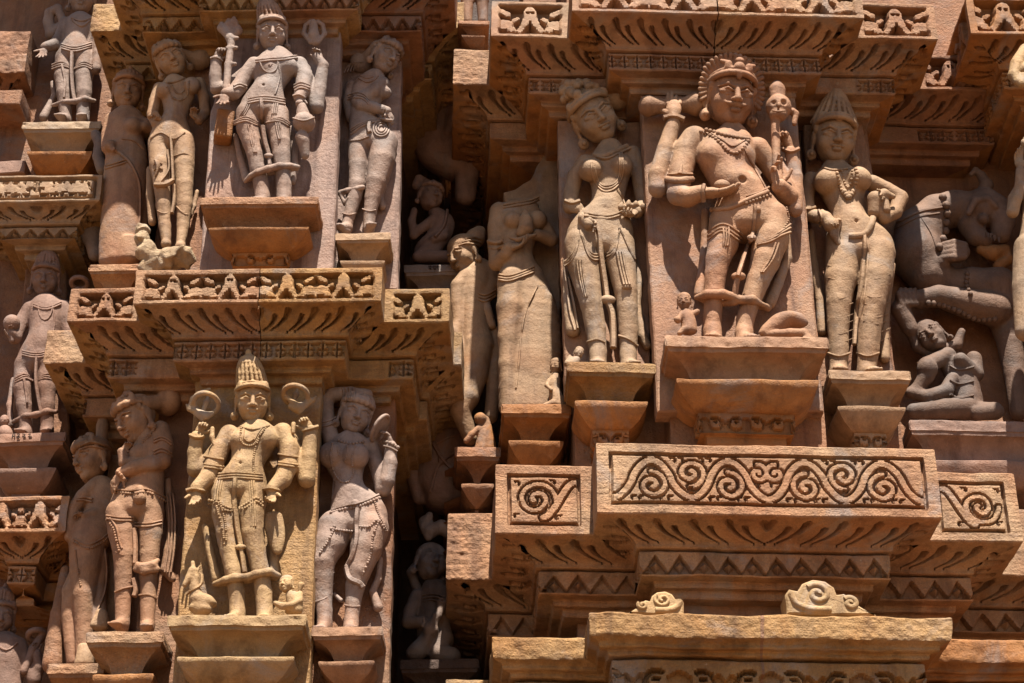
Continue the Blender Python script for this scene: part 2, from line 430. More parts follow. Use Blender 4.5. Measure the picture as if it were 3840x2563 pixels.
def f_scroll(cuts=2, dep=.019, one=False, flip=1, bx=.042, by=.036):
    def fn(S, T, H, L):
        Y = (.5-T)*H; e = panel_frame(S, Y, H, L, bx, by, 0, dep)
        W = L/2-bx-.018; Hi = H/2-by-.014
        pts = []
        if one:
            pts += [spiral(-.25*W*flip, 0, Hi*.80, 1.6, 0, flip), np.stack([np.linspace(.0, 1, 50)*W*.95*flip, Hi*.8*np.sin(np.linspace(-1.5, 1.5, 50))], 1)]
            lv = [(-W*.85*flip, Hi*.75), (-W*.85*flip, -Hi*.75), (.25*W*flip, Hi*.8), (.45*W*flip, -Hi*.8)]
        else:
            lam = W/cuts; s = np.linspace(0, W, 260); lv = []
            for sg in (-1, 1):
                cw = np.cos(np.pi*2*s/lam+np.pi); pts.append(np.stack([sg*s, Hi*.82*np.sign(cw)*np.abs(cw)**.75], 1))
                for k in range(2*cuts):
                    c = (k+.5)*lam/2+lam*.25; up = 1 if k % 2 == 0 else -1
                    if c > W-.05: continue
                    pts.append(spiral(sg*(c-lam*.0), -up*Hi*.28, Hi*.62, 1.45, math.pi/2*up if sg > 0 else math.pi/2*up, sg*up))
                    for dx in (-.23, -.13, .13, .23): lv.append((sg*(c+dx*lam), up*Hi*(-.86)))
                    lv.append((sg*c, up*Hi*.25+up*.02))
        if not one:
            for sg in (-1, 1): pts.append(spiral(sg*.03, Hi*.32, Hi*.42, 1.2, math.pi/2, sg)); lv.append((sg*.022, -Hi*.2))
        vine = [t for t in pts if len(t) != 60]; sps = [t for t in pts if len(t) == 60]
        dv = cdist(S, Y, np.concatenate(vine)); dsp = cdist(S, Y, np.concatenate(sps))
        rib = np.minimum(dv-.0125, dsp-.0095); g = sst(-.0012, .0018, rib)                        # ground between the ribbons
        g = np.where(rib > .0055, 1-sst(.0055, .0085, rib), g)                                        # flat filler leaves in the wide gaps
        for lx, ly in lv:
            q = np.sqrt((S-lx)**2+((Y-ly)*1.2)**2); g = np.maximum(g, (1-sst(.0030, .0050, np.abs(q-.010)))*((S-lx)*(1 if ly > 0 else -1)+(Y-ly) > -.002))
        z = -dep*g
        z = np.where(e < .016, -dep*1.3*sst(0, .003, e)*(1-sst(.011, .015, e)), z)
        return np.where(e < 0, 0, z)
    return fn
def f_makara(p=.25, dep=.05, x0=0.0, holes=True, worn=0.0):
    def fn(S, T, H, L):
        Y = (.5-T)*H; e = np.minimum(L/2-np.abs(S)-.03, np.minimum(Y+H/2-.016, H/2-Y-.02))
        W = L-.07; n = max(1, int(round(W/p))); pp = W/n
        a = ((S-W/2+(0 if n % 2 else 0))/pp) % 1.0-.5; a = a*pp
        a0 = np.abs(a); h = H-.03
        def capd(ax, ay, bx, by):
            bax, bay = bx-ax, by-ay; q = np.clip(((a0-ax)*bax+(Y-ay)*bay)/(bax**2+bay**2), 0, 1)
            return np.sqrt((a0-ax-bax*q)**2+(Y-ay-bay*q)**2)
        z = np.zeros_like(S)
        def up(d, r, hh): 
            nonlocal z
            z = np.maximum(z, hh*np.clip(1.7*np.sqrt(np.clip(1-(d/r)**2, 0, 1)), 0, 1))
        up(np.sqrt((a0*1.1)**2+((Y-.18*h)/1.25)**2), .23*h, dep*1.0)
        up(capd(.06*h, .1*h, .14*h, -.14*h), .13*h, dep*1.0); up(capd(.14*h, -.14*h, .28*h, -.38*h), .10*h, dep*.95)
        up(capd(.31*h, -.38*h, .42*h, -.33*h), .06*h, dep*.8)
        up(np.sqrt(((a0-.70*h)/1.5)**2+((Y+.12*h))**2), .20*h, dep*.72); up(np.sqrt(((a0-.50*h)/1.2)**2+((Y+.30*h))**2), .12*h, dep*.85); up(np.sqrt((a0-.92*h)**2+(Y+.32*h)**2), .11*h, dep*.75)
        up(capd(.88*h, .42*h, .74*h, .28*h), .07*h, dep*.8); up(capd(.74*h, .28*h, .58*h, .18*h), .10*h, dep*.85); up(capd(.34*h, .10*h, .44*h, .04*h), .08*h, dep*.6)
        if holes: z = np.where(np.sqrt((a0-.06*h)**2+((Y-.2*h)/1.4)**2) < .035*h, z*.35, z)
        z = np.minimum(z-dep, 0)
        if worn: z = z*(1-worn*.4)
        return np.where(e < 0, 0, z*sst(0, .006, e))
    return fn
def f_leaf(p=.085, dep=.03, sg=None):
    def fn(S, T, H, L):
        s = np.abs(S) if sg is None else S*sg
        a = (s/p) % 1.0; z = np.zeros_like(S)
        for off, t0, w in ((0.0, .02, .155), (.5, .28, .115)):
            for kk in (-1, 0, 1, 2):
                q = np.clip((T-t0)/(.97-t0), 0, 1)
                c = off+kk-.85*q**2.3*(1-t0)+.12
                ww = w*np.clip(q/.12, 0, 1)**.5*(1-q)**.75+.012
                hit = sst(1.0, .45, np.abs(a-c)/ww)*(T > t0)*(T < .97)
                z = np.minimum(z, -dep*hit)
        return z*((L/2+.3-np.abs(S)) > 0)+.006*np.sin(np.pi*T)
    return fn
def f_zig(p=.077, dep=.03):
    def fn(S, T, H, L):
        n = max(1, int(round((L-.02)/p))); pp = L/n
        a = np.abs(((S+L/2)/pp) % 1.0-.5)*2           # 1 at the tooth, 0 mid gap
        te = .16+.70*(a)
        z = np.where((T > te) & (T < .93), -dep, 0.0)
        return z
    return fn
def f_lat(p=.052, dep=.017):
    def fn(S, T, H, L):
        W = L-.03; n = max(1, int(round(W/p))); pp = W/n
        x = (S+W/2)/pp; a = np.abs(x % 1.0-.5); z = np.zeros_like(S)
        for c, sgn in ((.33, 1), (.68, -1)):
            b = (T-c)/.15*sgn
            z = np.where((np.abs(b) < 1) & (a < .08+.15*(1-b)), -dep, z)
        z = np.where((a > .455) & (np.abs(T-.5) < .36), -dep, z)
        z = np.where((np.abs(T-.505) < .035) & (a < .42), -dep*.8, z)
        return np.where(np.abs(S) > W/2, 0, z)
    return fn
def f_brk(p=.085, dep=.016):
    def fn(S, T, H, L):
        Y = (.5-T)*H; n = max(2, int(round(L/p))); n += n % 2; pp = L/n
        x = (S+L/2)/pp; k = np.floor(x); a = (x-k-.5)*pp; a = np.where(k % 2 < 1, a, -a)
        R = min(.27*H, .36*pp); r = np.sqrt(a**2+(Y+.04*H)**2)
        edge = .27*H-.30*H*np.exp(-(a/(.34*pp))**2)-.22*H*np.exp(-((np.abs(a)-.5*pp)/(.10*pp))**2)*(a > 0)
        z = np.where(Y > edge, 0.0, -dep); z = np.where(r < R, np.maximum(z, -dep*.25+dep*.35*np.sqrt(np.clip(1-(r/R)**2, 0, 1))), z)
        th = np.arctan2(Y+.04*H, a)
        z = np.where((np.abs(r-R*.98) < R*.20) & (th > -.5) & (th < 2.3), -dep*1.3, z)
        z = np.where((r < R*.45) & (th > .2) & (th < 2.6), -dep*1.1, z)
        return np.where(np.abs(Y) > .46*H, 0, z)
    return fn
def f_rough(amp=.004):
    def fn(S, T, H, L):
        P = np.stack([S*70, T*H*70, S*0+3.3], -1); Q = np.stack([S*28, T*H*40, S*0+7.1], -1)
        return -amp*np.clip(vnoise(P, 5)+.2, 0, 1)-amp*.7*np.abs(vnoise(Q, 8))
    return fn
# ------------------------------------------------------------------ carved figures
def rot(yaw, pitch, roll):
    a, b, c = [math.radians(t) for t in (yaw, pitch, roll)]
    Rz = np.array([[math.cos(a), -math.sin(a), 0], [math.sin(a), math.cos(a), 0], [0, 0, 1]])
    Rx = np.array([[1, 0, 0], [0, math.cos(b), -math.sin(b)], [0, math.sin(b), math.cos(b)]])
    Ry = np.array([[math.cos(c), 0, math.sin(c)], [0, 1, 0], [-math.sin(c), 0, math.cos(c)]])
    return Ry@Rz@Rx
def nrmz(v): v = np.asarray(v, float); return v/(np.linalg.norm(v)+1e-9)
def islands(V, F):
    """the separate pieces of a mesh"""
    lab = np.arange(len(V))
    for _ in range(400):
        m = lab[F].min(1); new = lab.copy()
        for c in range(4): np.minimum.at(new, F[:, c], m)
        new = new[new]
        if (new == lab).all(): break
        lab = new
    out = []
    for u in np.unique(lab):
        k = lab == u
        if k.sum() < 30: continue
        idx = -np.ones(len(V), int); idx[k] = np.arange(k.sum()); out.append((V[k], idx[F[k[F[:, 0]]]]))
    return out
SINGLE = ('bracelet', 'anklet', 'armlet', 'sash', 'necklace', 'harness', 'trapping', 'bead_band', 'collar', 'cloth_fold', 'bun_strand', 'drape_fold', 'garment_fold', 'girdle', 'hair_band', 'shawl', 'scorpion')
class Fig:
    """a statue traced from the photograph: joints are (x, y, radius, dy) in pixels of a view, dy towards the back"""
    def __init__(s, name, label, cat, bay, D, view, mat, h=.0052, hf=.0034, group=None, foot=None, ped=None):
        s.bay, s.D, s.view, s.mat, s.h, s.hf = bay, D, view, mat, h, hf
        s.body = SDF(); s.fine = []; s.extra = {}; s.lines = []; s.plates = []; s.cache = []
        s.name, s.label, s.cat, s.group = name, label, cat, group
        s.zt = None if ped is None else atP(bay, *ped)[2]; s.foot = foot; s.m = None; s.legs = []
    def _m(s, x, y):
        u, v = s.view(x, y)
        return s.bay.mpp(u, v, s.D)/s.view.k
    def P(s, x, y, dy=0.0):
        u, v = s.view(x, y)
        if s.m is None: s.m = s._m(x, y)
        return s.bay.at(u, v, s.D+dy*s.m)
    def _pt(s, t):
        x, y, r = t[:3]; dy = t[3] if len(t) > 3 else 0
        p = s.P(x, y, dy); return p, r*s.m*.94
    def torso(s, st, k=14, n=None, to=None):
        st = [tuple(t)+(t[2]*.74, 0.0)[len(t)-3:] if len(t) < 5 else tuple(t) for t in st]
        A = np.array(st, float); n = n or max(8, 3*len(st)); Q = smooth_line(A, n)
        g = to or s.body
        for i, (x, y, hw, hd, dy) in enumerate(Q):
            gap = np.linalg.norm(Q[min(i+1, n-1), :2]-Q[max(i-1, 0), :2])/2
            p = s.P(x, y, dy); g.ell(p, (hw*s.m*.96, hd*s.m, max(gap*1.7, hw*.42)*s.m), k=k*s.m)
    def limb(s, pts, k=7, to=None):
        if to is None and len(pts) >= 6 and pts[0][2] >= 55 and abs(pts[0][0]-pts[-1][0]) < .6*abs(pts[0][1]-pts[-1][1]): s.legs.append(pts)
        (to or s.body).chain([s._pt(t) for t in pts], k*s.m)
    def ball(s, x, y, r, dy=0, k=8, sq=(1, 1, 1), to=None, op='u', R=I3):
        p = s.P(x, y, dy); (to or s.body).ell(p, np.array(sq)*r*s.m, R, k=k*s.m, op=op)
    def ext(s, name, mat=None):
        if name not in s.extra: s.extra[name] = (SDF(), mat or s.mat)
        return s.extra[name][0]
    def head(s, x, y, hs, yaw=0, pitch=18, roll=0, male=False, stache=False, ear=1.0, dy=0, worn=False, scale=(1, 1, 1)):
        hs = hs*1.19; y = y-.06*hs*math.cos(math.radians(roll)); x = x+.06*hs*math.sin(math.radians(roll))
        c = s.P(x, y, dy); H = hs*s.m; R = rot(yaw, pitch, roll); g = SDF(); s.fine.append(g)
        s.hc, s.hR, s.hH = c, R, H
        sx = np.array(scale, float)
        q = lambda *t: c+R@(np.array(t)*H*sx)
        def E(p, r, k=.05, op='u'): g.ell(q(*p), np.array(r)*H*sx, R, k*H, op)
        def C(a, b, ra, rb, k=.03, op='u'): g.cap(q(*a), q(*b), ra*H, rb*H, k*H, op)
        E((0, .05, .12), (.365, .41, .40)); E((0, -.05, -.10), (.325, .33, .40), .10); E((0, -.25, -.39), (.13, .11, .10), .10)
        for e in (-1, 1): E((e*.17, -.22, -.13), (.15, .13, .14), .10)
        if not worn:
            for e in (-1, 1):
                E((e*.165, -.395, .03), (.13, .075, .06), .04, 's')
                E((e*.16, -.312, .010), (.122, .07, .058), .010)
                C((e*.045, -.375, .025), (e*.16, -.388, .066), .015, .020, .008); C((e*.16, -.388, .066), (e*.285, -.30, .03), .020, .012, .008)
                C((e*.05, -.37, -.012), (e*.16, -.372, -.045), .011, .014, .008); C((e*.16, -.372, -.045), (e*.275, -.30, -.005), .014, .010, .008)
                C((e*.035, -.375, .10), (e*.16, -.365, .145), .018, .022, .035); C((e*.16, -.365, .145), (e*.30, -.26, .10), .022, .014, .035)
            C((0, -.375, .10), (0, -.465, -.115), .032, .055, .035)
            for e in (-1, 1): E((e*.055, -.42, -.125), (.042, .05, .036), .025)
            E((0, -.375, -.228), (.125, .05, .030), .02); E((0, -.375, -.292), (.09, .055, .042), .02)
            C((-.085, -.41, -.258), (.085, -.41, -.258), .013, .013, .01, 's')
            C((0, -.40, -.18), (0, -.41, -.20), .012, .012, .015, 's')
            if stache:
                for e in (-1, 1): C((0, -.41, -.19), (e*.11, -.395, -.20), .032, .030, .012); C((e*.11, -.395, -.20), (e*.24, -.32, -.15), .030, .010, .012)
        if ear:
            for e in (-1, 1):
                E((e*.375, .06, .0), (.045, .10, .15), .03); E((e*.385, .05, -.20), (.035, .06, .11), .03)
                E((e*.40, .02, -.33), (.10*ear, .07*ear, .11*ear), .02); E((e*.40, -.05, -.33), (.045*ear, .05*ear, .05*ear), .008); E((e*.345, -.06, .17), (.07, .07, .10), .012); E((e*.37, .0, .08), (.05, .06, .07), .01)
        return g
    def crown(s, kind, name='headdress', mat=None, tall=.8, seed=1, lean=0.0):
        g = s.ext(name, mat); c, R, H = s.hc, s.hR, s.hH; rnd = random.Random(seed)
        q = lambda *t: c+R@(np.array(t)*H)
        def E(p, r, k=.03, op='u'): g.ell(q(*p), np.array(r)*H, R, k*H, op)
        def C(a, b, ra, rb, k=.02): g.cap(q(*a), q(*b), ra*H, rb*H, k*H)
        Rt = R@rot(0, -14, 0)
        if kind != 'hair': g.ring(q(0, .03, .235), .385*H, .43*H, .05*H, Rt, .01*H); g.ring(q(0, .04, .315), .365*H, .41*H, .035*H, Rt, .01*H)
        if kind in ('tall', 'cone'):
            rad = (lambda t: .29*math.sqrt(max(0, 1-t**2.4))*(1-.12*t)+.05) if kind == 'tall' else (lambda t: .36*(1-t)**.8+.05)
            nt_ = 9
            for i in range(nt_):
                t = i/(nt_-1); r = rad(t)
                E((lean*t, .08+.05*t, .34+tall*t), (r*.94, r*.94, tall/nt_*1.5), .02)
                if i in (3, 6): g.ring(q(lean*t, .08+.05*t, .36+tall*t), r*H*.97, r*H*.97, .017*H, R, .006*H)
            E((lean, .12, .40+tall), (.07, .07, .09))
            for k in range(11):
                pr = None
                for t in np.linspace(0, .92, 6):
                    a = math.radians(-95+19*k); r = rad(t)+.01
                    pt = (lean*t+r*math.sin(a), .08+.05*t-r*math.cos(a), .34+tall*t)
                    if pr: C(pr, pt, .040, .034, .006)
                    pr = pt
            for e in (-1, 0, 1): E((e*.28, -.32+.12*abs(e), .36), (.085, .05, .11), .02); E((e*.28, -.35+.12*abs(e), .36), (.04, .05, .05), .01)
        elif kind == 'fan':
            n = 27
            for k in range(n):
                a = math.radians(-112+224*k/(n-1)); rr = .63 if abs(a) < 1.2 else .60
                C((.34*math.sin(a), .06, .18+.28*math.cos(a)), (rr*math.sin(a)*.9, .0, .14+rr*math.cos(a)), .028, .040, .004)
            g.ell(q(0, .06, .16), np.array((.545, .075, .60))*H, R, .02*H)
            for e in (-1, 1): E((e*.17, -.30, .44), (.07, .06, .10), .02); C((e*.17, -.3, .5), (e*.28, -.22, .55), .05, .03)
            E((0, -.36, .44), (.10, .07, .09), .02); E((0, -.34, .56), (.075, .06, .06), .02); E((0, -.4, .30), (.05, .04, .08), .02)
        elif kind == 'curls':
            E((0, .10, .32), (.34, .36, .28), .04)
            for k in range(26):
                a = rnd.uniform(-1.7, 1.7); r = rnd.uniform(.1, .36); zz = .40+.42*(1-(r/.4)**2)*rnd.uniform(.55, 1)
                E((r*math.sin(a)-.05, .05-r*math.cos(a), zz), (rnd.uniform(.06, .10),)*3, .012)
            for e in (-1, 1): E((e*.34, -.14, .34), (.09, .07, .10), .02)
        elif kind == 'tiara':
            E((0, .08, .30), (.35, .37, .22), .04)
            for k in range(7):
                a = math.radians(-66+22*k); hh = .06 if k % 2 else .12
                C((.37*math.sin(a), .03-.40*math.cos(a), .30), (.33*math.sin(a), .05-.35*math.cos(a), .34+hh), .085, .055, .015)
            for k in range(14):
                a = rnd.uniform(-1.5, 1.5); r = rnd.uniform(.05, .3)
                E((r*math.sin(a), .06-r*math.cos(a), .44+.16*(1-r/.35)), (rnd.uniform(.06, .09),)*3, .012)
        elif kind == 'hair':
            E((0, .08, .24), (.39, .41, .34), .04)
        return g
    def loop(s, g, x, y, dy, r, rt, long=(1, 0, .0), ratio=.6, disc=False):
        """ring (or disc) whose long axis and foreshortening are set as seen in the wall's frame"""
        a = nrmz(long); v = nrmz((0, -.82, -.57)); w_ = nrmz(np.cross(a, v)); v = np.cross(w_, a); n = ratio*v+math.sqrt(1-ratio**2)*w_; b = np.cross(n, a)
        R = np.stack([a, b, n], 1); p = s.P(x, y, dy); g.ring(p, r*s.m, r*s.m, rt*s.m, R, .002)
        if disc: g.ell(p, np.array((r, r, rt*.7))*s.m, R, .002)
    def bun(s, e=1, p=(.62, .15, .22), r=.27, name='hair_bun'):
        g = s.ext(name); q = s.hc+s.hR@(np.array((e*p[0], p[1], p[2]))*s.hH)
        g.ell(q, np.array((r*1.15, r*.9, r))*s.hH, s.hR, .02*s.hH)
        g.cap(s.hc+s.hR@(np.array((e*.3, .15, .2))*s.hH), q, .16*s.hH, .15*s.hH, .03*s.hH)
    def hand(s, x, y, dy, dx, dyy, dz, nrm, L, curl=(20, 25, 30, 35), side=1, thumb=(.6, .6, .3), spread=.0):
        """wrist pixel, direction (right, up, away), palm normal in local axes"""
        W = s.P(x, y, dy); d = nrmz((dx, dz, dyy)); n = np.asarray(nrm, float); n = nrmz(n-d*(n@d)); sd = np.cross(d, n)*side
        L = L*s.m; g = SDF(); s.fine.append(g); R = np.stack([sd, n, d], 1)
        g.ell(W+d*.27*L, (.215*L, .115*L, .33*L), R, .03*L); g.cap(W-d*.12*L, W+d*.2*L, .15*L, .15*L, .06*L)
        ln = (.44, .50, .46, .36)
        for i in range(4):
            p = W+d*(.50-.03*abs(i-1.3))*L+sd*((1.5-i)*.112)*L
            ang = 0.0
            for j, f in enumerate((.45, .32, .26)):
                ang += math.radians(curl[i]); sp = spread*(1.5-i)
                v = nrmz(d*math.cos(ang)+n*math.sin(ang)+sd*sp)
                p2 = p+v*ln[i]*f*L; g.cap(p, p2, (.062-.006*j)*L, (.056-.006*j)*L, .012*L); p = p2
        p = W+d*.14*L+sd*.16*L; v = nrmz(d*thumb[0]+sd*thumb[1]+n*thumb[2]); p2 = p+v*.26*L; g.cap(p, p2, .085*L, .068*L, .03*L)
        v2 = nrmz(v+d*.5+n*.2); g.cap(p2, p2+v2*.22*L, .066*L, .05*L, .012*L)
        return g
    def foot_at(s, x, y, r, dy=0, yaw=0, L=2.6):
        """ankle pixel; toes point out of the wall, turned by yaw"""
        a = s.P(x, y, dy); m = s.m; f = np.array((math.sin(math.radians(yaw)), -math.cos(math.radians(yaw)), 0)); t = np.cross(f, (0, 0, 1))
        g = s.body; r *= m
        if s.zt is not None:
            b0 = a.copy(); a[2] = s.zt+1.3*r; a[1] -= .006
            g.cap(b0, a, r*1.02, r, r*.3)
        g.cap(a, a+f*r*1.2+np.array((0, 0, -r*.55)), r, r*.75, r*.3)
        g2 = SDF(); s.fine.append(g2)
        b = a+np.array((0, 0, -r*.75))
        g2.cap(b, b+f*r*L*.62, r*.8, r*.62, r*.3); g2.ell(b+f*r*L*.7, (r*.95, r*.95, r*.5), k=r*.2)
        for i in range(5):
            q = b+f*r*L*(.86-.03*i*i*.3)+t*r*(i-2)*.36*(1 if yaw >= 0 else -1)
            g2.cap(q, q+f*r*.5+np.array((0, 0, -.08*r)), r*.23, r*.20, r*.05)
    def strand(s, name, pts, r=5, bead=False, flat=None, lift=.35, mat=None, n=None, off=False, taper=None):
        s.lines.append((name, pts, r, bead, flat, lift, mat or s.mat, n, off, taper))
    def front(s, x, y):
        u, v = s.view(np.asarray(x), np.asarray(y)); O, Dr = s.bay.ray(u, v)
        rad = .55
        t0 = (s.D-rad*.5-O[1])/Dr[:, 1]; t1 = (s.D+.16-O[1])/Dr[:, 1]
        N = 190; T = t0[:, None]+(t1-t0)[:, None]*np.linspace(0, 1, N)[None]
        Pp = O+Dr[:, None]*T[..., None]
        d = np.full(Pp.shape[:2], 1.0)
        for g in s.grids: d = np.minimum(d, g.sample(Pp))
        hit = d < 0; any_ = hit.any(1); i = hit.argmax(1)
        q = Pp[np.arange(len(i)), i]
        if not any_.all() and any_.any():
            k = np.where(any_)[0]; miss = np.where(~any_)[0]
            dy = np.interp(miss, k, q[k, 1])
            for a, b in zip(miss, dy):
                tt = (b-O[1])/Dr[a, 1]; q[a] = O+Dr[a]*tt
        elif not any_.any():
            q = O+Dr*((s.D-O[1])/Dr[:, 1])[:, None]
        return q
    def slab(s, poly, y0, y1, name='back_slab', mat=None, rough=.003):
        pts = []
        for x, y in poly:
            u, v = s.view(x, y); p = s.bay.at(u, v, y0); pts.append((p[0], p[2]))
        s.plates.append((name, pts, y0, y1, mat or s.mat, rough))
    def build(s, amp=.0010):
        if s.m is None: s.m = 1e-3
        meshes = [s.body.build(s.h, amp)] if s.body.p else []
        s.grids = [s.body] if s.body.p else []
        for g in s.fine: meshes.append(g.build(s.hf, amp*.5)); s.grids.append(g)
        dr = [(n, g.build(s.h*1.05 if n.strip() in ('side_drape', 'hair_bun', 'skirt_hem', 'hair', 'broken_club', 'drum', 'support_block', 'trailing_drape') else s.hf*1.45, amp*.5), mt) for n, (g, mt) in s.extra.items()]
        for n, (g, mt) in s.extra.items(): s.grids.append(g)
        V, F = joinm(meshes)
        base = s.foot if s.foot is not None else np.array([V[:, 0].mean(), s.D, V[:, 2].min()])
        T = Thing(s.name, s.label, s.cat, s.bay, base, s.group)
        T.part('figure' if s.cat != 'animal carving' else 'body', V, F, s.mat, smooth=180)
        for n, (v, f), mt in dr:
            for v2, f2 in islands(v, f): T.part(n.strip(), v2, f2, mt, smooth=180)
        byname = {}
        if s.cat == 'statue' and ('behind' in s.label or 'profile' in s.label) and len(s.legs) >= 2:
            for pts in s.legs[:2]:
                A = smooth_line(np.array([(p[0], p[1], p[2]) for p in pts], float), 24)
                for q, i in enumerate(range(6, 17, 2)):
                    x, y, r = A[i]; e = 1 if q % 2 else -1
                    s.strand('cloth_fold', [(x-r*.8, y-e*r*.12), (x, y+r*.22), (x+r*.8, y+e*r*.12)], 1.5, lift=.2)
        for name, pts, r, bead, flat, lift, mt, n, off, taper in s.lines:
            A = np.array(pts, float)
            L = np.linalg.norm(np.diff(A[:, :2], axis=0), axis=1).sum()
            n = n or max(6, int(L/(r*1.75 if bead else 9)))
            Q = smooth_line(A, n)
            if A.shape[1] > 2: P = np.array([s.P(x, y, dy) for x, y, dy in Q])
            else:
                P = s.front(Q[:, 0], Q[:, 1])
                if len(P) > 6 and not bead:
                    w = np.array([.25, .5, .25])
                    for _ in range(2): P[1:-1] = P[:-2]*.25+P[1:-1]*.5+P[2:]*.25
                P = P+np.array((0, -1, -.25))*r*s.m*lift*.9
            R = r*s.m*1.22
            if bead: mesh = beads(P, R)
            else: mesh = tube(P, (flat or r)*s.m, R, 8 if flat else 6, taper=None if taper is None else np.interp(np.linspace(0, 1, n), np.linspace(0, 1, len(taper)), taper))
            byname.setdefault((name, mt, len(byname) if name in SINGLE else 0), []).append(mesh)
        for (name, mt, _), ms in byname.items():
            v, f = joinm(ms); T.part(name, v, f, mt, smooth=60)
        for name, pts, y0, y1, mt, rough in s.plates:
            v, f = plate(pts, y0, y1, rough=rough); T.part(name, v, f, mt, smooth=30)
        s.body = s.fine = s.extra = s.grids = None
        return T
# ------------------------------------------------------------------ the place: terrace, walls, ledges
def atP(bay, x, y, d):
    u, v = VP(x, y); return bay.at(u, v, d)
def atzP(bay, x, y, z):
    u, v = VP(x, y); return bay.atz(u, v, z)
RB = Bay(.88, 0.0, 2.2); LB = Bay(-.96, 0.0, -1.2); FB = Bay(-1.8, .62, -1.5); XB = Bay(2.0, 0.0, 1.0); W0 = Bay(0, 0, 0)
g = Thing('ground', 'pale sandstone terrace paving in front of the temple', None, W0, (0, 0, 0), kind='structure')
g.part('terrace', np.array([(-60, -80, 0), (60, -80, 0), (60, 40, 0), (-60, 40, 0)], float), np.array([[0, 1, 2, 3]]), 'terrace', smooth=0)
def plan(bay, Df, ref, C, D, B, E, A=None, refA=None, deep=1.3, G=(.22, .33)):
    """plan corners of a stepped ledge: C,D front centre, B,E the side steps, A the end block (P pixels at profile point ref=(o,dz))"""
    o, dz = ref; zr = atP(bay, C[0], C[1], Df-o)[2]; z0 = zr-dz
    def vert(c, left, oo=o, z=zr):
        p = atzP(bay, c[0], c[1], z); return p[0]+(oo if left else -oo), p[1]+oo
    c, d, b, e = vert(C, 1), vert(D, 0), vert(B, 1), vert(E, 0)
    pts = []
    if A is not None:
        ra = refA or ref; a = vert(A, 1, ra[0], z0+ra[1])
        pts += [(a[0], a[1]+deep), (a[0], a[1]), (b[0], a[1])]
    else: pts += [(b[0], b[1]+deep)]
    pts += [b, (c[0], b[1]), (c[0], c[1]), (d[0], c[1]), (d[0], e[1]), e, (e[0], e[1]+G[1]), (e[0]+G[0], e[1]+G[1]), (e[0]+G[0], e[1]+G[1]+deep)]
    print('plan', [tuple(round(float(t), 3) for t in p) for p in pts], 'z0', round(float(z0), 3))
    return np.array(pts), z0
def prof(z0, H, leaf, low, kind, hl=.085, il=.155, front=None, rough=False, ufn=None, drop=.08):
    """ledge profile: top face, front band of height H, slot, leaf soffit, low band (zig or lattice), fillets to the wall"""
    b = [dict(p=[(-.34, 0), (0, 0)]), dict(p=[(0, 0), (0, -H)], fn=front or (lambda S, T, h, L: 0*S))]
    z = -H
    b += [dict(p=[(0, z), (-.032, z-.004)]), dict(p=arc((-.032, z-.004), (-il+.012, z-drop+.026), -.10, 9), fn=leaf)]
    z2 = z-drop
    b += [dict(p=[(-il+.012, z2+.026), (-il+.012, z2+.008)]), dict(p=[(-il+.012, z2+.008), (-il-.03, z2+.008)]), dict(p=[(-il-.03, z2+.008), (-il-.03, z2)]), dict(p=[(-il-.03, z2), (-il, z2)]),
          dict(p=[(-il, z2), (-il, z2-hl)], fn=low, res=.0042), dict(p=[(-il, z2-hl), (-il-.055, z2-hl)])]
    z3 = z2-hl
    b += [dict(p=[(-il-.055, z3), (-il-.055, z3-.022)]), dict(p=[(-il-.055, z3-.022), (-il-.09, z3-.022)]), dict(p=[(-il-.09, z3-.022), (-il-.09, z3-.05)]), dict(p=[(-il-.09, z3-.05), (-.36, z3-.05)])]
    for t in b: t['p'] = np.asarray(t['p'], float)+np.array((0, z0))
    return b
class Ledge:
    def __init__(s, name, label, bay, path, z0, group=None, cat='cornice'):
        s.path, s.z0, s.bay = path, z0, bay
        i = int(np.argmin(path[:, 1])); s.T = Thing(name, label, cat, bay, (path[:, 0].mean(), path[i, 1]+.2, z0), group, kind='thing')
    def block(s, i, bands, mat, a=0., b=1., name='cornice_block', ds=.006, res=.006, amp=1.0, label=None):
        V, F = sweep(s.path, i, bands, ds, res, a, b, amp); return s.T.part(name, V, F, mat, smooth=38, label=label)
    def lims(s, i, o):
        d = s.path[i+1]-s.path[i]; L = np.linalg.norm(d); d = d/L; lo, hi = 0.0, L
        if i > 0:
            e = s.path[i]-s.path[i-1]; c = e[0]*d[1]-e[1]*d[0]; lo = -o if c > 0 else o
        if i < len(s.path)-2:
            e = s.path[i+2]-s.path[i+1]; c = d[0]*e[1]-d[1]*e[0]; hi = L+o if c > 0 else L-o
        return lo, hi
    def studs(s, i, o, zc, H, mat, par, p=.077, a=0., b=1.):
        """row of little pyramids in the gaps of the zigzag band"""
        P0, P1 = s.path[i], s.path[i+1]
        d = (P1-P0)/np.linalg.norm(P1-P0); n = np.array((d[1], -d[0])); L = np.linalg.norm(P1-P0)
        cnt = max(1, int(round((L-.02)/p))); pp = L/cnt; me = None
        for k in range(cnt):
            t = (k+.5)*pp
            lo_, hi_ = s.lims(i, o)
            if not (a*L < t < b*L) or t < lo_+.01 or t > hi_-.01: continue
            c = P0+d*t+n*(o-.029); w, h = .019, H*.25
            V = [(c[0]-d[0]*w, c[1]-d[1]*w, zc), (c[0], c[1], zc+h), (c[0]+d[0]*w, c[1]+d[1]*w, zc), (c[0], c[1], zc-h), (c[0]+n[0]*.036, c[1]+n[1]*.036, zc)]
            s.T.part('diamond_stud', V, [(1, 0, 4), (0, 3, 4), (3, 2, 4), (2, 1, 4)], mat, par, smooth=0)
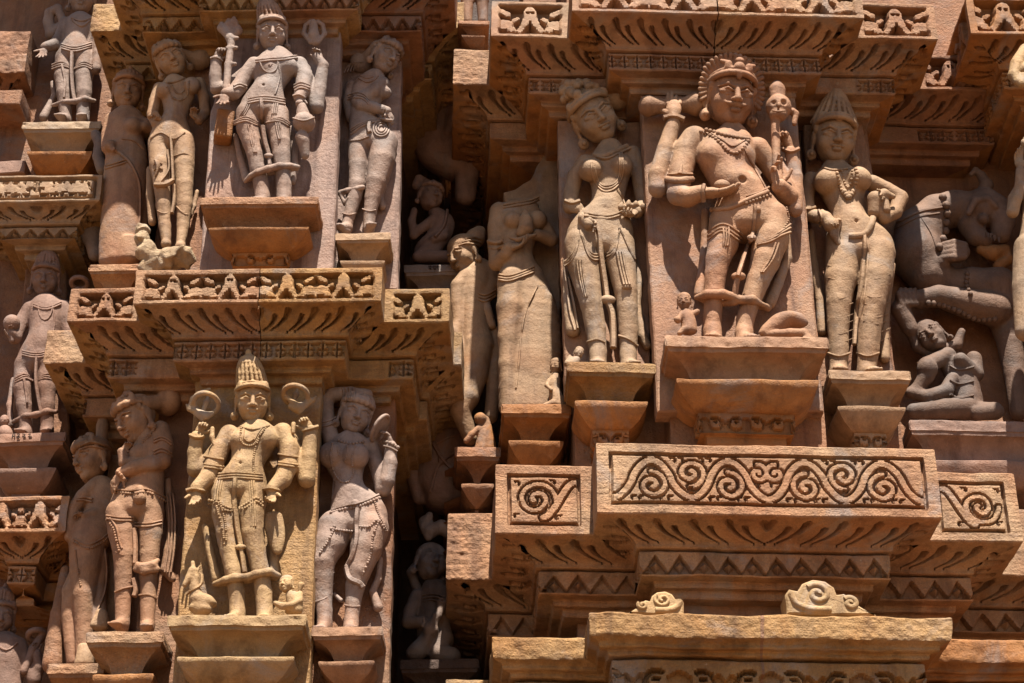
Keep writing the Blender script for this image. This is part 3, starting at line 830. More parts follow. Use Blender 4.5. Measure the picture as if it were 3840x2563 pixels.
def wallpath(name, label, bay, path, o, z0, z1, mat):
    T = Thing(name, label, None, bay, (path[:, 0].mean(), path[:, 1].max(), 0), kind='structure')
    for i in range(len(path)-1):
        V, F = sweep(path, i, [dict(p=[(o, z1), (o, z0)], fn=lambda S, T, H, L: 0*S, res=.07)], ds=.07, amp=1.5)
        T.part('wall_face', V, F, mat, smooth=40)
    return T
# --- right bay
pR1, zR1 = plan(RB, -.30, (0, 0), (1366, 1016), (2142, 1031), (1137, 1066), (2326, 1087), (1027, 1176), G=(.9, .30))
pR0, zR0b = plan(RB, -.30, (0, 0), (1312, 26), (1985, 34), (1127, 84), (2153, 92), (1040, 193), G=(.5, .33))
pR2, zR2 = plan(RB, -.34, (0, 0), (1350, 1405), (2186, 1412), (1127, 1460), (2440, 1470), (1020, 1556))
HR1, HR0 = .272, .19
lf = f_leaf(); 
R1 = Ledge('carved_cornice', 'broad projecting ledge with a band of winding scroll carving above a zigzag course', RB, pR1, zR1, 'carved ledges of the temple tiers')
def ledge_blocks(Lg, z0, H, kind, mats, fronts, zigp=.077, il=.155, hl=.085, drop=.08, split=None, n=None, ds=.0064, leafp=.10, res=.0056):
    low = f_zig(zigp) if kind == 'zig' else f_lat()
    n = len(Lg.path)-1
    ctr = int(np.argmin(Lg.path[:-1, 1]+Lg.path[1:, 1]))
    for i in range(n):
        sg = None if i == ctr else (1 if i > ctr else -1)
        lp = f_leaf(leafp, sg=sg) if sg else f_leaf(leafp)
        ln = np.linalg.norm(Lg.path[i+1]-Lg.path[i])
        bands = prof(z0, H, lp, low, kind, hl, il, fronts.get(i), drop=drop)
        m = mats[i] if i in mats else mats['*']
        dv_ = abs(Lg.path[i+1][1]-Lg.path[i][1]) > .01; d_s = (.012 if ln > .3 else .008) if dv_ else ds
        if i == ctr and split:
            parts = [Lg.block(i, prof(z0, H, lp, low, kind, hl, il, split[1], drop=drop), split[3], 0, split[0]-.002, ds=d_s, res=res), Lg.block(i, prof(z0, H, lp, low, kind, hl, il, split[2], drop=drop), split[4], split[0]+.002, 1, ds=d_s, res=res)]
        else: parts = [Lg.block(i, bands, m, ds=d_s, res=res if not dv_ else .009)]
        if kind == 'zig':
            zc = z0-H-drop-hl*.57
            for k, pt in enumerate(parts):
                a, b = (0, 1) if len(parts) == 1 else ((0, split[0]) if k == 0 else (split[0], 1))
                if abs(Lg.path[i+1][1]-Lg.path[i][1]) < .01: Lg.studs(i, -il, zc, hl, m if not split or i != ctr else split[3+k], pt, zigp, a, b)
ledge_blocks(R1, zR1, HR1, 'zig', {'*': 'pinkledge', 1: 'pinkledge'}, {1: f_rough(), 5: f_scroll(2), 3: f_scroll(one=True, flip=1), 7: f_scroll(one=True, flip=-1)}, zigp=.084, il=.16, hl=.09, drop=.07, leafp=.125, ds=.0042, res=.0042)
R0 = Ledge('carved_cornice', 'dark stained ledge with pierced lattice course above the moustached deity', RB, pR0, zR0b+HR0, 'carved ledges of the temple tiers')
ledge_blocks(R0, zR0b+HR0, HR0, 'lat', {'*': 'rust', 1: 'pinkledge', 5: 'pink', 3: 'pink', 7: 'pinkledge', 9: 'wallred'}, {1: f_rough(), 3: f_makara(.33), 5: f_makara(.26), 7: f_makara(.33), 9: f_makara(.25)}, il=.16, split=(.5, f_makara(.26), f_makara(.26), 'pink', 'pinkledge'))
wallpath('temple_wall', None, RB, pR1, -.31, 1.0, zR0b+1.2, 'wallred')
# --- left bay
pL1, zL1 = plan(LB, -.30, (0, 0), (313, 619), (877, 613), (164, 661), (1032, 661), (110, 757), G=(.03, .33))
HL = .15
pL0, zL0 = plan(LB, -.30, (-.14, -HL-.08-.085), (455, 27), (822, 24), (325, 76), (965, 71), (207, 70), (0, -HL), G=(.03, .33))
L1 = Ledge('carved_cornice', 'ledge with paired elephant head frieze, half pink stone and half yellow', LB, pL1, zL1, 'carved ledges of the temple tiers')
ledge_blocks(L1, zL1, HL, 'lat', {'*': 'ochreledge', 3: 'pinkledge', 1: 'pinkledge', 7: 'ochreledge'}, {1: f_rough(), 3: f_makara(.25), 7: f_makara(.25, holes=False)}, il=.14, split=(.505, f_makara(.235), f_makara(.235, holes=False, worn=.5), 'pinkledge', 'ochreledge'))
L0 = Ledge('carved_cornice', 'yellow ochre ledge with zigzag courses above the cobra holding deity', LB, pL0, zL0, 'carved ledges of the temple tiers')
ledge_blocks(L0, zL0, HL, 'zig', {'*': 'ochreledge', 7: 'wallred', 8: 'wallred'}, {1: f_rough()}, il=.14, zigp=.062, split=(.42, None, None, 'ochreledge', 'pink'))
wallpath('temple_wall', None, LB, pL1, -.31, 1.0, zL0+1.2, 'wallred')

# --- the ledge under the right bay, with a bracket course
R2 = Ledge('carved_cornice', 'plain weathered orange ledge carrying two scroll crests above bracket carving', RB, pR2, zR2, 'carved ledges of the temple tiers')
def profR2(z0, fn):
    b = [dict(p=[(-.30, .02), (0, 0)]), dict(p=[(0, 0), (-.005, -.078)], fn=f_rough(.003)), dict(p=[(-.005, -.078), (-.04, -.088)]), dict(p=[(-.04, -.088), (-.04, -.105)]), dict(p=[(-.04, -.105), (-.07, -.105)]),
         dict(p=[(-.07, -.105), (-.07, -.122)]), dict(p=[(-.07, -.122), (-.12, -.122)]), dict(p=[(-.12, -.122), (-.12, -.132)]), dict(p=[(-.12, -.132), (-.085, -.132)]), dict(p=[(-.085, -.132), (-.085, -.27)], fn=fn), dict(p=[(-.085, -.27), (-.3, -.30)])]
    for t in b: t['p'] = np.asarray(t['p'], float)+np.array((0, z0))
    return b
for i in range(11):
    ln = np.linalg.norm(pR2[i+1]-pR2[i])
    if i == 5:
        R2.block(i, profR2(zR2, f_brk(.15, .03)), 'ochreledge', 0, .470, amp=1.8); R2.block(i, profR2(zR2, f_brk(.15, .03)), 'wallred', .4702, .4788, name='stained_joint', amp=1.8); R2.block(i, profR2(zR2, f_brk(.15, .03)), 'ochreledge', .479, 1, amp=1.8)
    else: R2.block(i, profR2(zR2, f_brk(.15, .03)), 'ochreledge' if i < 5 else 'rust', ds=.008 if ln < 1 else .014, res=.008, amp=1.8)
# --- recessed bay beyond the left bay
def run(bay, name, label, x0, x1, y, d, H, kind, mat, fn, il=.13, hl=.075, step=None, drop=.08, mats=None, group='carved ledges of the temple tiers'):
    a = atP(bay, x0, y, d); b = atP(bay, x1, y, d)
    pts = [(a[0], d+.9), (a[0], d), (b[0], d), (b[0], d+.9)]
    if step: c = atP(bay, x1+step[0], y, d); pts = pts[:3]+[(b[0], d+step[1]), (c[0], d+step[1]), (c[0], d+.9)]
    Lg = Ledge(name, label, bay, np.array(pts), a[2], group)
    ledge_blocks(Lg, a[2], H, kind, mats or {'*': mat}, {1: fn} if not step else {1: fn, 3: fn}, il=il, hl=hl, drop=drop, zigp=.062, ds=.007, res=.006)
    return Lg
run(FB, 'carved_cornice', 'short recessed ledge with scroll band above pale grey zigzag course', -60, 236, 404, -.36, .135, 'zig', 'ochreledge', f_scroll(2, dep=.018, bx=.02, by=.015), il=.11, hl=.055, drop=.055, mats={'*': 'ochreledge', 1: 'beige'})
run(FB, 'carved_cornice', 'shaded recessed ledge with leafy elephant frieze over a pierced lattice course', -60, 160, 1140, -.36, .15, 'lat', 'wallred', f_makara(.17, holes=False), step=(70, .16), mats={'*': 'rust', 1: 'pinkledge'})
run(FB, 'carved_cornice', 'dark broken ledge stump high in the recessed bay', -60, 70, 72, -.1, .24, 'zig', 'wallred', f_rough(.006))
run(FB, 'carved_cornice', 'added unseen ledge that shades the open palmed deity in the recessed bay', -60, 236, -340, -.40, .15, 'zig', 'wallred', None)  # out of view, added to keep the sun off the recessed bay
pF = np.array([(-1.2, .08), (.12, .08), (.12, .8)]); wallpath('temple_wall', None, FB, pF, 0, 1.0, 9, 'wallred')
# --- next bay beyond the niche
pX = np.array([(0, 1.2), (0, 0), (1.3, 0)])
def xled(x, y, d, H, kind, label, fn, mat):
    a = atP(XB, x, y, d); p = np.array([(a[0], d+.75), (a[0], d), (a[0]+1.2, d)]); z = a[2]+H
    Lg = Ledge('carved_cornice', label, XB, p, z, 'carved ledges of the temple tiers')
    for i in range(2): Lg.block(i, prof(z, H, f_leaf(.10, sg=1 if i else -1), f_lat() if kind == 'lat' else f_zig(), kind, .085, .15, fn), mat)
    return p
pX = xled(2228, 78, -.12, .2, 'lat', 'corner ledge with leaf carved soffit jutting beside the beast niche', f_makara(.25), 'rust')
wallpath('temple_wall', None, XB, pX, -.31, 1.0, 9, 'wallred')

# ------------------------------------------------------------------ pedestals
def pedestal(bay, u0, u1, v, d, label, mat, s=1.0, sz=1.0, wall=.25, brk=True, mats=None, tiers=3, vr=None):
    """bell shaped stand under a statue: front top corners at P pixels (u0,v),(u1,vr)"""
    a = atP(bay, u0, v, d); b = atzP(bay, u1, vr or v, a[2]) if 0 else atP(bay, u1, v, d); z = a[2]
    path = np.array([(a[0], d+wall), (a[0], d), (b[0], d), (b[0], d+wall)])
    T = Thing('statue_pedestal', label, 'pedestal', bay, ((a[0]+b[0])/2, d+wall, z-.3*sz), 'bell shaped statue pedestals')
    q = lambda L: np.array([(o*s, z+zz*sz) for o, zz in L])
    t1 = [dict(p=q([(-.28, 0), (0, 0)])), dict(p=q([(0, 0), (0, -.045)]), fn=f_rough(.006), res=.012), dict(p=q([(0, -.045), (-.012, -.047)])), dict(p=q([(-.012, -.047), (-.012, -.062)])),
          dict(p=q([(-.012, -.062), (-.022, -.063)])), dict(p=arc(q([(-.022, -.063)])[0], q([(-.105, -.15)])[0], -.17, 12)), dict(p=q([(-.105, -.15), (-.105, -.165)])), dict(p=q([(-.105, -.165), (-.28, -.165)]))]
    t2 = [dict(p=q([(-.28, -.160), (-.038, -.160)])), dict(p=q([(-.038, -.160), (-.038, -.176)])), dict(p=arc(q([(-.038, -.176)])[0], q([(-.115, -.255)])[0], .07, 12)), dict(p=q([(-.115, -.255), (-.28, -.255)]))]
    t3 = [dict(p=q([(-.28, -.250), (-.125, -.250)])), dict(p=q([(-.125, -.250), (-.125, -.335)]), fn=f_brk(.075*s) if brk else None, res=.006), dict(p=q([(-.125, -.335), (-.155, -.335)])), dict(p=q([(-.155, -.335), (-.155, -.37)])), dict(p=q([(-.155, -.37), (-.28, -.40)]))]
    for nm, t, mt in (('top_slab', t1, 0), ('drip_moulding', t2, 1), ('scroll_bracket', t3, 2))[:tiers]:
        V, F = joinm([sweep(path, i, t, ds=.014 if nm != 'scroll_bracket' else .007, res=.007, amp=1.2) for i in range(3)])
        T.part(nm, V, F, mats[mt] if mats else mat, smooth=38)
    return T
pedestal(RB, 1526, 1899, 768, -.25, 'wide reddish pedestal with a broken corner under the moustached deity', 'pink', mats=('pink', 'rust', 'rust'))
# ------------------------------------------------------------------ right bay, upper tier
def s18():
    F = Fig('deity_statue', 'four armed moustached deity statue with fan shaped headdress and skull topped staff', 'statue', RB, -.135, V4, 'pink', h=.0047, hf=.0027, ped=(1526, 768, -.25))
    F.torso([(605, 455, 62, 60, 10), (600, 500, 105, 75, 5), (575, 560, 160, 105, 0), (580, 630, 148, 108, -5), (600, 690, 130, 105, -12), (635, 750, 128, 112, -22), (665, 800, 135, 108, -14), (690, 880, 180, 108, 0), (700, 950, 190, 105, 0)], n=22)
    F.ball(660, 712, 20, -128, 8, op='s')                                  # navel
    F.ball(500, 590, 66, -55, 40); F.ball(650, 590, 60, -60, 40)
    F.limb([(580, 930, 92, 0), (560, 1040, 82, -12), (535, 1120, 64, -18), (522, 1200, 56, -10), (515, 1300, 52, 0), (508, 1420, 46, 8), (505, 1500, 46, 10)])
    F.limb([(805, 920, 100, 0), (805, 1020, 95, -10), (775, 1130, 78, -18), (740, 1230, 60, -12), (705, 1330, 52, 0), (675, 1430, 46, 8), (668, 1505, 46, 10)])
    F.foot_at(507, 1490, 42, 0, -8); F.foot_at(668, 1500, 42, 0, 10)
    # front arms
    F.limb([(415, 510, 74, 0), (370, 570, 70, 0), (345, 680, 64, -5), (330, 790, 58, -20), (380, 805, 54, -50), (450, 785, 44, -85)])
    F.hand(462, 785, -92, 1, -.12, -.25, (0.1, -.25, 1), 190, (14, 18, 16, 12), side=-1, thumb=(.8, .35, .6))
    F.ball(555, 745, 40, -120, 6, sq=(1, .7, .7))
    F.limb([(735, 560, 66, 5), (800, 640, 58, 25), (880, 760, 52, 20), (895, 800, 50, 5), (850, 750, 44, -40)])
    F.hand(845, 745, -50, -.1, 1, -.1, (.3, -1, 0), 165, (12, 15, 40, 60), side=1)
    # back arms
    F.limb([(400, 540, 56, 45), (290, 700, 48, 45), (228, 760, 50, 30), (228, 690, 50, 20), (268, 560, 48, 10), (305, 430, 40, 0)])
    F.hand(308, 395, -6, .05, 1, 0, (.2, 1, 0), 185, (8, 10, 16, 22), side=1)
    F.limb([(790, 590, 50, 40), (930, 780, 42, 45), (930, 870, 38, 30), (932, 700, 38, 25), (905, 570, 32, 10)])
    F.hand(900, 545, 5, -.45, .9, -.25, (-.6, -.8, 0), 130, (50, 55, 55, 60), side=-1)
    # head
    F.head(600, 322, 262, yaw=9, pitch=20, roll=3, male=True, stache=True, dy=-20)
    F.crown('fan')
    # skull club
    g = F.ext('skull_staff')
    F.limb([(832, 640, 22, -35), (828, 400, 26, -35)], to=g); F.ball(845, 345, 66, -35, 8, sq=(1, .95, 1.05), to=g); F.ball(843, 385, 46, -45, 10, sq=(1, .9, .8), to=g)
    for x in (815, 872): F.ball(x, 318, 17, -92, 5, to=g, op='s')
    F.ball(845, 335, 14, -105, 4, sq=(.7, 1, 1.3), to=g); F.limb([(812, 362, 5, -100), (845, 368, 7, -110), (880, 362, 5, -100)], to=g, k=3)
    F.limb([(838, 290, 44, -30), (836, 258, 46, -30), (836, 238, 34, -30)], to=g); F.limb([(925, 430, 14, 0), (930, 380, 20, 0), (915, 368, 22, -5)], to=g)
    # drum shaped block held by the raised hand
    g = F.ext('drum'); F.limb([(185, 340, 62, 30), (240, 340, 42, 30), (300, 336, 34, 30), (360, 333, 42, 30), (415, 330, 66, 30)], to=g)
    # ornaments and cloth
    N = 'necklace'
    F.strand(N, [(448, 470), (520, 505), (575, 560), (620, 582), (660, 560), (690, 520)], 9, True); F.strand(N, [(475, 462), (590, 492), (690, 508)], 10, True)
    F.strand(N, [(500, 480), (560, 515), (605, 545), (640, 535), (670, 515)], 6)
    F.strand('sacred_thread', [(668, 550), (700, 620), (740, 690), (785, 770)], 7)
    F.strand('armlet', [(275, 712), (330, 722), (400, 712)], 13, flat=20); F.strand('armlet', [(280, 695), (335, 685), (400, 690)], 9); F.strand('armlet', [(340, 690), (345, 660), (350, 640)], 14, flat=16, taper=(1, .3))
    F.strand('bracelet', [(462, 745), (455, 790), (462, 832)], 12); F.strand('bracelet', [(255, 402), (310, 392), (362, 410)], 15)
    F.strand('bracelet', [(865, 560), (905, 575), (945, 560)], 12)
    G = 'girdle'
    F.strand(G, [(500, 872), (600, 860), (690, 818), (790, 778)], 11, flat=13); F.strand(G, [(680, 835), (740, 815), (800, 795)], 9, True); F.strand(G, [(680, 800), (740, 782), (795, 755)], 7)
    for k, o in enumerate((0, 22, 40)):
        F.strand(G, [(484, 985+o), (540, 945+o*.9), (590, 950+o), (640, 985+o*1.1), (690, 1030+o*.3)], 7)
        F.strand(G, [(735, 1048-o*.3), (800, 1032-o*.5), (860, 1000-o*.6), (905, 985-o)], 7)
    F.strand(G, [(885, 860), (895, 920), (860, 980)], 6, True)
    C = 'sash'
    F.strand(C, [(725, 850), (722, 900), (715, 975), (705, 1020)], 11); F.strand(C, [(705, 1020), (685, 1060), (655, 1150), (635, 1210)], 12)
    F.ball(708, 1012, 22, -88, 6, sq=(1.1, .7, .8), to=F.ext('sash_knot')); F.ball(640, 1210, 30, -70, 6, sq=(1.2, .8, .7), to=F.ext('sash_knot')); F.ball(735, 870, 20, -105, 6, to=F.ext('sash_knot'))
    F.strand(C, [(635, 1215, -70), (625, 1270, -60), (620, 1330, -40)], 15)
    for dx in (-14, 0, 14): F.strand(C, [(575+dx, 960), (578+dx*.9, 1010), (572+dx*.8, 1055)], 6)
    for dx in (0, 16): F.strand(C, [(830+dx, 1040), (800+dx, 1120), (755+dx*.6, 1190)], 6)
    H = 'skirt_hem'
    g = F.ext(H)
    F.limb([(425, 1318, 14, -20), (480, 1300, 24, -50), (560, 1300, 26, -55), (620, 1315, 20, -45), (650, 1330, 22, -45), (710, 1330, 26, -48), (765, 1355, 12, -20)], to=g)
    F.limb([(425, 1318, 12, -10), (470, 1330, 20, 0), (560, 1345, 20, 0), (620, 1340, 22, -30)], to=g); F.limb([(765, 1355, 12, -20), (790, 1370, 20, 30), (700, 1350, 20, 0)], to=g)
    # hanging cloth beside the legs
    F.limb([(470, 880, 22, 70), (470, 1000, 22, 75), (460, 1150, 24, 75), (440, 1300, 30, 70)], to=F.ext('side_drape')); F.limb([(880, 1000, 25, 60), (890, 1120, 25, 70), (840, 1250, 28, 72), (800, 1350, 30, 70)], to=F.ext('side_drape'))
    F.slab([(140, 285), (930, 285), (1075, 1900), (225, 1900)], -.045, .04, mat='slabpink')
    F.build()
s18()
def s17():
    F = Fig('lady_statue', 'pale lady statue with head tilted towards her raised curls, beside the moustached deity', 'statue', RB, .06, V3, 'beige', h=.0054, hf=.0030, ped=(1300, 829, -.045))
    F.torso([(868, 735, 48, 46, 0), (872, 790, 95, 60, 5), (865, 850, 122, 82, 0), (865, 920, 105, 78, -4), (862, 990, 88, 72, -8), (850, 1060, 92, 80, -14), (835, 1120, 140, 84, -4), (820, 1190, 172, 88, 0), (815, 1260, 165, 80, 0)], n=22)
    F.ball(772, 872, 62, -62, 12); F.ball(928, 852, 60, -62, 12); F.ball(848, 1060, 9, -95, 5, op='s')
    F.limb([(722, 1250, 90, 0), (735, 1360, 84, -8), (758, 1480, 66, -14), (775, 1560, 58, -8), (795, 1680, 52, 6), (808, 1800, 44, 8), (808, 1850, 42, 8)])
    F.limb([(910, 1240, 88, 0), (925, 1350, 78, -8), (950, 1490, 60, -16), (958, 1580, 54, -6), (962, 1700, 50, 6), (962, 1830, 42, 8)])
    F.foot_at(808, 1815, 38, 0, -8); F.foot_at(962, 1815, 38, 0, 8)
    F.limb([(745, 835, 48, 8), (695, 900, 44, 12), (672, 980, 40, 14), (665, 1060, 40, 0)]); F.ball(690, 1062, 44, -20, 5, sq=(1, .45, .8))
    F.limb([(735, 1115, 32, -80), (760, 1150, 30, -92)]); F.hand(735, 1120, -92, .75, -.6, -.1, (0, -.6, -.8), 120, (25, 30, 30, 30), side=1)
    F.limb([(985, 790, 48, 8), (1015, 880, 44, 14), (1030, 980, 42, 14), (1045, 1045, 38, -10), (1010, 1085, 34, -50)])
    F.hand(1005, 1080, -55, -.55, -.7, -.3, (-.5, -.7, .3), 120, (30, 40, 50, 50), side=1)
    g = F.ext('lotus_flower')
    for k in range(5): F.limb([(1040, 1075, 14, -45), (925+38*k, 1060-14*math.sin(k), 15, -75), (930+36*k, 1040-10*math.sin(k*1.3), 9, -82)], to=g)
    F.head(796, 622, 238, yaw=-4, pitch=22, roll=-30, dy=-14); F.crown('curls', seed=4); F.bun(1, (.66, .22, .20), .25)
    g = F.ext('headdress'); rn = random.Random(3)
    for k in range(16): F.ball(700+rn.uniform(-45, 60), 505+rn.uniform(-45, 60), rn.uniform(18, 30), rn.uniform(-50, 20), 5, to=g)
    N = 'necklace'
    for o in (0, 16, 30): F.strand(N, [(772+o*.5, 835), (780+o*.6, 900), (815+o*.3, 965-o*.6), (855, 982-o), (905-o*.3, 955-o*.6), (935-o*.6, 890), (932-o*.5, 785)], 6)
    F.strand(N, [(790, 790), (830, 800), (880, 780), (960, 745)], 8, flat=14); F.strand(N, [(805, 805), (850, 815), (900, 795), (975, 760)], 9)
    F.strand('sacred_thread', [(905, 970), (935, 1020), (950, 1060)], 5)
    G = 'girdle'
    for o in (0, 14): F.strand(G, [(735, 1090+o), (800, 1100+o), (860, 1105+o), (930, 1085+o)], 6)
    for o in (0, 14, 28):
        F.strand(G, [(635, 1340+o*.8), (680, 1300+o), (715, 1210), (718, 1180)], 6); F.strand(G, [(718, 1185), (760, 1280+o), (800, 1305+o), (838, 1290+o)], 6)
        F.strand(G, [(838, 1340-o), (890, 1300-o), (915, 1200), (920, 1160)], 6); F.strand(G, [(1005, 1330+o*.5), (975, 1290), (940, 1210), (915, 1170)], 6)
    C = 'sash'
    F.strand(C, [(800, 1150, -85), (815, 1200, -80), (822, 1300, -60), (830, 1360, -45), (845, 1460, -25), (855, 1540, -20)], 15); F.strand(C, [(855, 1540, -20), (878, 1600, -15), (885, 1690, -10), (885, 1780, -5)], 17)
    F.ball(858, 1535, 30, -25, 6, sq=(1.3, .8, .8), to=F.ext('sash_knot'))
    for dx in (-14, 0, 14): F.strand(C, [(712+dx, 1330), (725+dx*.8, 1430), (745+dx*.6, 1520)], 5); F.strand(C, [(918+dx, 1290), (935+dx, 1380), (955+dx, 1460)], 7)
    F.ball(955, 1470, 24, -70, 5, sq=(1.1, .7, .6), to=F.ext('sash_tip')); 
    F.strand('bracelet', [(640, 1030), (672, 1042), (712, 1030)], 11); F.strand('anklet', [(755, 1752), (800, 1735), (842, 1752)], 7); F.strand('anklet', [(915, 1720), (965, 1735), (1010, 1770)], 7)
    D = F.ext('side_drape'); F.limb([(645, 1400, 16, 60), (648, 1520, 20, 62), (665, 1620, 30, 62), (680, 1690, 38, 60)], to=D); F.limb([(1000, 1330, 15, 60), (1020, 1450, 18, 62), (1010, 1560, 18, 62), (1035, 1720, 24, 60), (1060, 1770, 22, 60)], to=D)
    F.strand('drape_fold', [(632, 1330, 35), (650, 1480, 30), (665, 1600, 25), (690, 1690, 20)], 7); F.strand('drape_fold', [(655, 1420, 35), (685, 1560, 28), (705, 1680, 25)], 7)
    F.slab([(602, 615), (1066, 625), (1075, 2000), (640, 2000)], .125, .2, mat='slabpink')
    F.build()
s17()
def s19():
    F = Fig('lady_statue', 'tall lady statue in a ribbed conical crown holding lotus buds, beside the beast niche', 'statue', RB, .06, V5, 'tan', h=.0055, hf=.0031, ped=(1901, 848, -.045))
    F.torso([(215, 740, 42, 42, 0), (225, 780, 85, 55, 5), (240, 825, 120, 75, 0), (255, 890, 98, 70, -4), (270, 950, 82, 66, -6), (290, 1010, 92, 74, -12), (325, 1080, 150, 80, 0), (335, 1150, 160, 82, 0)], n=20)
    F.ball(182, 822, 62, -52, 10); F.ball(322, 815, 60, -52, 10); F.ball(316, 1000, 9, -84, 5, op='s')
    F.limb([(258, 1160, 84, 0), (245, 1260, 74, -8), (235, 1370, 56, -14), (233, 1460, 50, -4), (235, 1580, 46, 6), (235, 1690, 40, 8)])
    F.limb([(405, 1150, 88, 0), (398, 1260, 80, -8), (385, 1370, 64, -14), (378, 1460, 56, -4), (370, 1580, 50, 6), (360, 1690, 42, 8)])
    F.foot_at(235, 1680, 36, 0, -8); F.foot_at(360, 1680, 36, 0, 8)
    F.limb([(110, 810, 38, 8), (90, 880, 34, 12), (98, 970, 34, 5), (150, 985, 32, -45), (180, 1000, 28, -60)])
    F.hand(180, 1000, -62, .45, -.8, -.2, (-.2, -.8, 0), 100, (30, 40, 45, 50), side=-1)
    F.limb([(385, 830, 40, 8), (450, 860, 38, 20), (515, 895, 36, 15), (490, 960, 34, 0), (440, 985, 32, -30), (405, 950, 28, -50)])
    F.hand(405, 950, -55, .35, .85, -.1, (-.2, -.9, .2), 110, (25, 35, 50, 60), side=-1)
    g = F.ext('lotus_bud'); F.limb([(160, 960, 14, -60), (175, 985, 30, -72), (200, 1020, 34, -78), (235, 1000, 14, -80)], to=g); F.limb([(235, 1010, 16, -70), (215, 1060, 20, -72), (235, 1105, 12, -65)], to=g)
    g = F.ext('lotus_flower'); F.limb([(395, 960, 30, -50), (400, 900, 36, -62), (440, 880, 26, -66), (480, 890, 14, -60)], to=g); F.limb([(440, 900, 20, -60), (450, 950, 22, -60)], to=g)
    F.head(212, 650, 205, yaw=3, pitch=18, roll=5, dy=-12); F.crown('cone', tall=.72)
    N = 'necklace'
    F.strand(N, [(225, 770), (236, 830), (258, 878), (285, 890), (305, 860), (318, 800), (312, 768)], 8, True); F.strand(N, [(250, 775), (258, 820), (275, 850), (290, 830), (296, 775)], 6, True)
    F.strand(N, [(165, 762), (215, 772), (275, 765)], 7); F.strand(N, [(260, 870), (278, 895), (300, 870)], 12, True)
    C = 'sash'
    F.strand(C, [(390, 985), (375, 1030), (345, 1065), (280, 1070)], 12, flat=16); F.strand(C, [(350, 1065), (352, 1120), (345, 1200), (335, 1300), (318, 1400), (305, 1560)], 11); F.strand(C, [(362, 1080), (368, 1130), (362, 1220), (350, 1340), (330, 1440)], 6)
    for y in (1150, 1190, 1245, 1290, 1330, 1370, 1420, 1450, 1490, 1530): F.strand('cloth_fold', [(185, y+10), (240, y+22), (300, y)], 1.5, lift=.2); F.strand('cloth_fold', [(345, y), (400, y+18), (470, y-6)], 1.5, lift=.2)
    F.strand('anklet', [(188, 1600), (235, 1612), (285, 1598)], 6); F.strand('anklet', [(318, 1600), (365, 1612), (415, 1598)], 6)
    F.strand('armlet', [(62, 940), (95, 950), (130, 938)], 8); F.strand('bracelet', [(145, 955), (160, 990), (150, 1020)], 8)
    D = F.ext('side_drape'); F.limb([(110, 1050, 15, 55), (125, 1200, 18, 58), (150, 1350, 20, 58), (160, 1500, 22, 58)], to=D); F.limb([(478, 1200, 16, 58), (455, 1340, 18, 58), (440, 1500, 24, 58), (445, 1620, 24, 58)], to=D)
    F.slab([(75, 560), (345, 562), (392, 800), (490, 1750), (150, 1750)], .125, .2, mat='wallred')
    F.build()
s19()
def s16():
    F = Fig('headless_lady_statue', 'headless worn lady statue holding a small vessel to her breast', 'statue', RB, .36, V10, 'tan', h=.0066, hf=.0042)
    F.torso([(480, 110, 95, 60, 20), (450, 170, 140, 75, 5), (440, 260, 125, 78, 0), (440, 350, 100, 75, 0), (450, 430, 100, 80, -5), (480, 520, 130, 85, 0), (505, 650, 160, 85, 5), (520, 800, 172, 82, 8), (520, 950, 175, 80, 10), (515, 1100, 172, 75, 12), (515, 1240, 170, 75, 14)], n=24)
    F.ball(425, 195, 52, -70, 10); F.ball(560, 190, 55, -50, 14)
    F.limb([(420, 520, 88, -25), (410, 680, 78, -35), (400, 850, 62, -30), (400, 1000, 55, -20), (400, 1240, 50, -10)], k=20)
    F.limb([(345, 140, 56, 0), (332, 230, 52, 0), (325, 330, 44, -5), (330, 430, 44, -15), (385, 380, 38, -75), (400, 345, 34, -95)]); F.limb([(600, 230, 45, 0), (640, 300, 40, 0), (560, 270, 34, -50)])
    F.hand(395, 350, -95, .9, .25, -.1, (0, -.5, .8), 150, (18, 22, 25, 30), side=-1)
    F.limb([(470, 260, 32, -90), (495, 235, 44, -98), (495, 190, 40, -98), (492, 140, 14, -95)], to=F.ext('vessel'), k=10); F.limb([(405, 288, 8, -110), (450, 300, 14, -118), (500, 285, 16, -118), (550, 270, 10, -105)], to=F.ext('vessel'))
    for y, k in ((80, 0), (96, 1)): F.strand('necklace', [(370, y+25), (450, y+12), (520, y), (570, y-22)], 7)
    for o in (0, 16, 30): F.strand('girdle', [(345, 495+o), (400, 500+o), (470, 480+o*.9), (540, 450+o)], 7)
    F.strand('armlet', [(288, 312), (330, 322), (372, 308)], 14); F.strand('armlet', [(288, 345), (330, 352), (368, 338)], 8)
    F.strand('sash', [(560, 560), (520, 640), (490, 720), (470, 830), (455, 1000), (440, 1130)], 6)
    s_ = F.slab([(378, 60), (372, 30), (440, 15), (520, -40), (590, -180), (600, -220), (680, -240), (700, 1300), (640, 1300)], .44, .56, mat='tan', rough=.006)
    F.build()
    A = Fig('attendant_statuette', 'small bowing attendant carved at the foot of the headless lady', 'statue', RB, .26, V10, 'tan', h=.005, hf=.0034)
    A.head(662, 1012, 72, yaw=-30, pitch=20, roll=5, ear=.8); A.crown('hair', name='hair')
    A.torso([(665, 1055, 16), (655, 1085, 34), (655, 1130, 30), (665, 1180, 40), (680, 1230, 46)], n=10); A.limb([(625, 1085, 14, -5), (612, 1115, 13, -20), (640, 1140, 11, -40)]); A.limb([(690, 1190, 20, 0), (640, 1215, 20, -20), (600, 1225, 14, -30)])
    A.build()
s16()
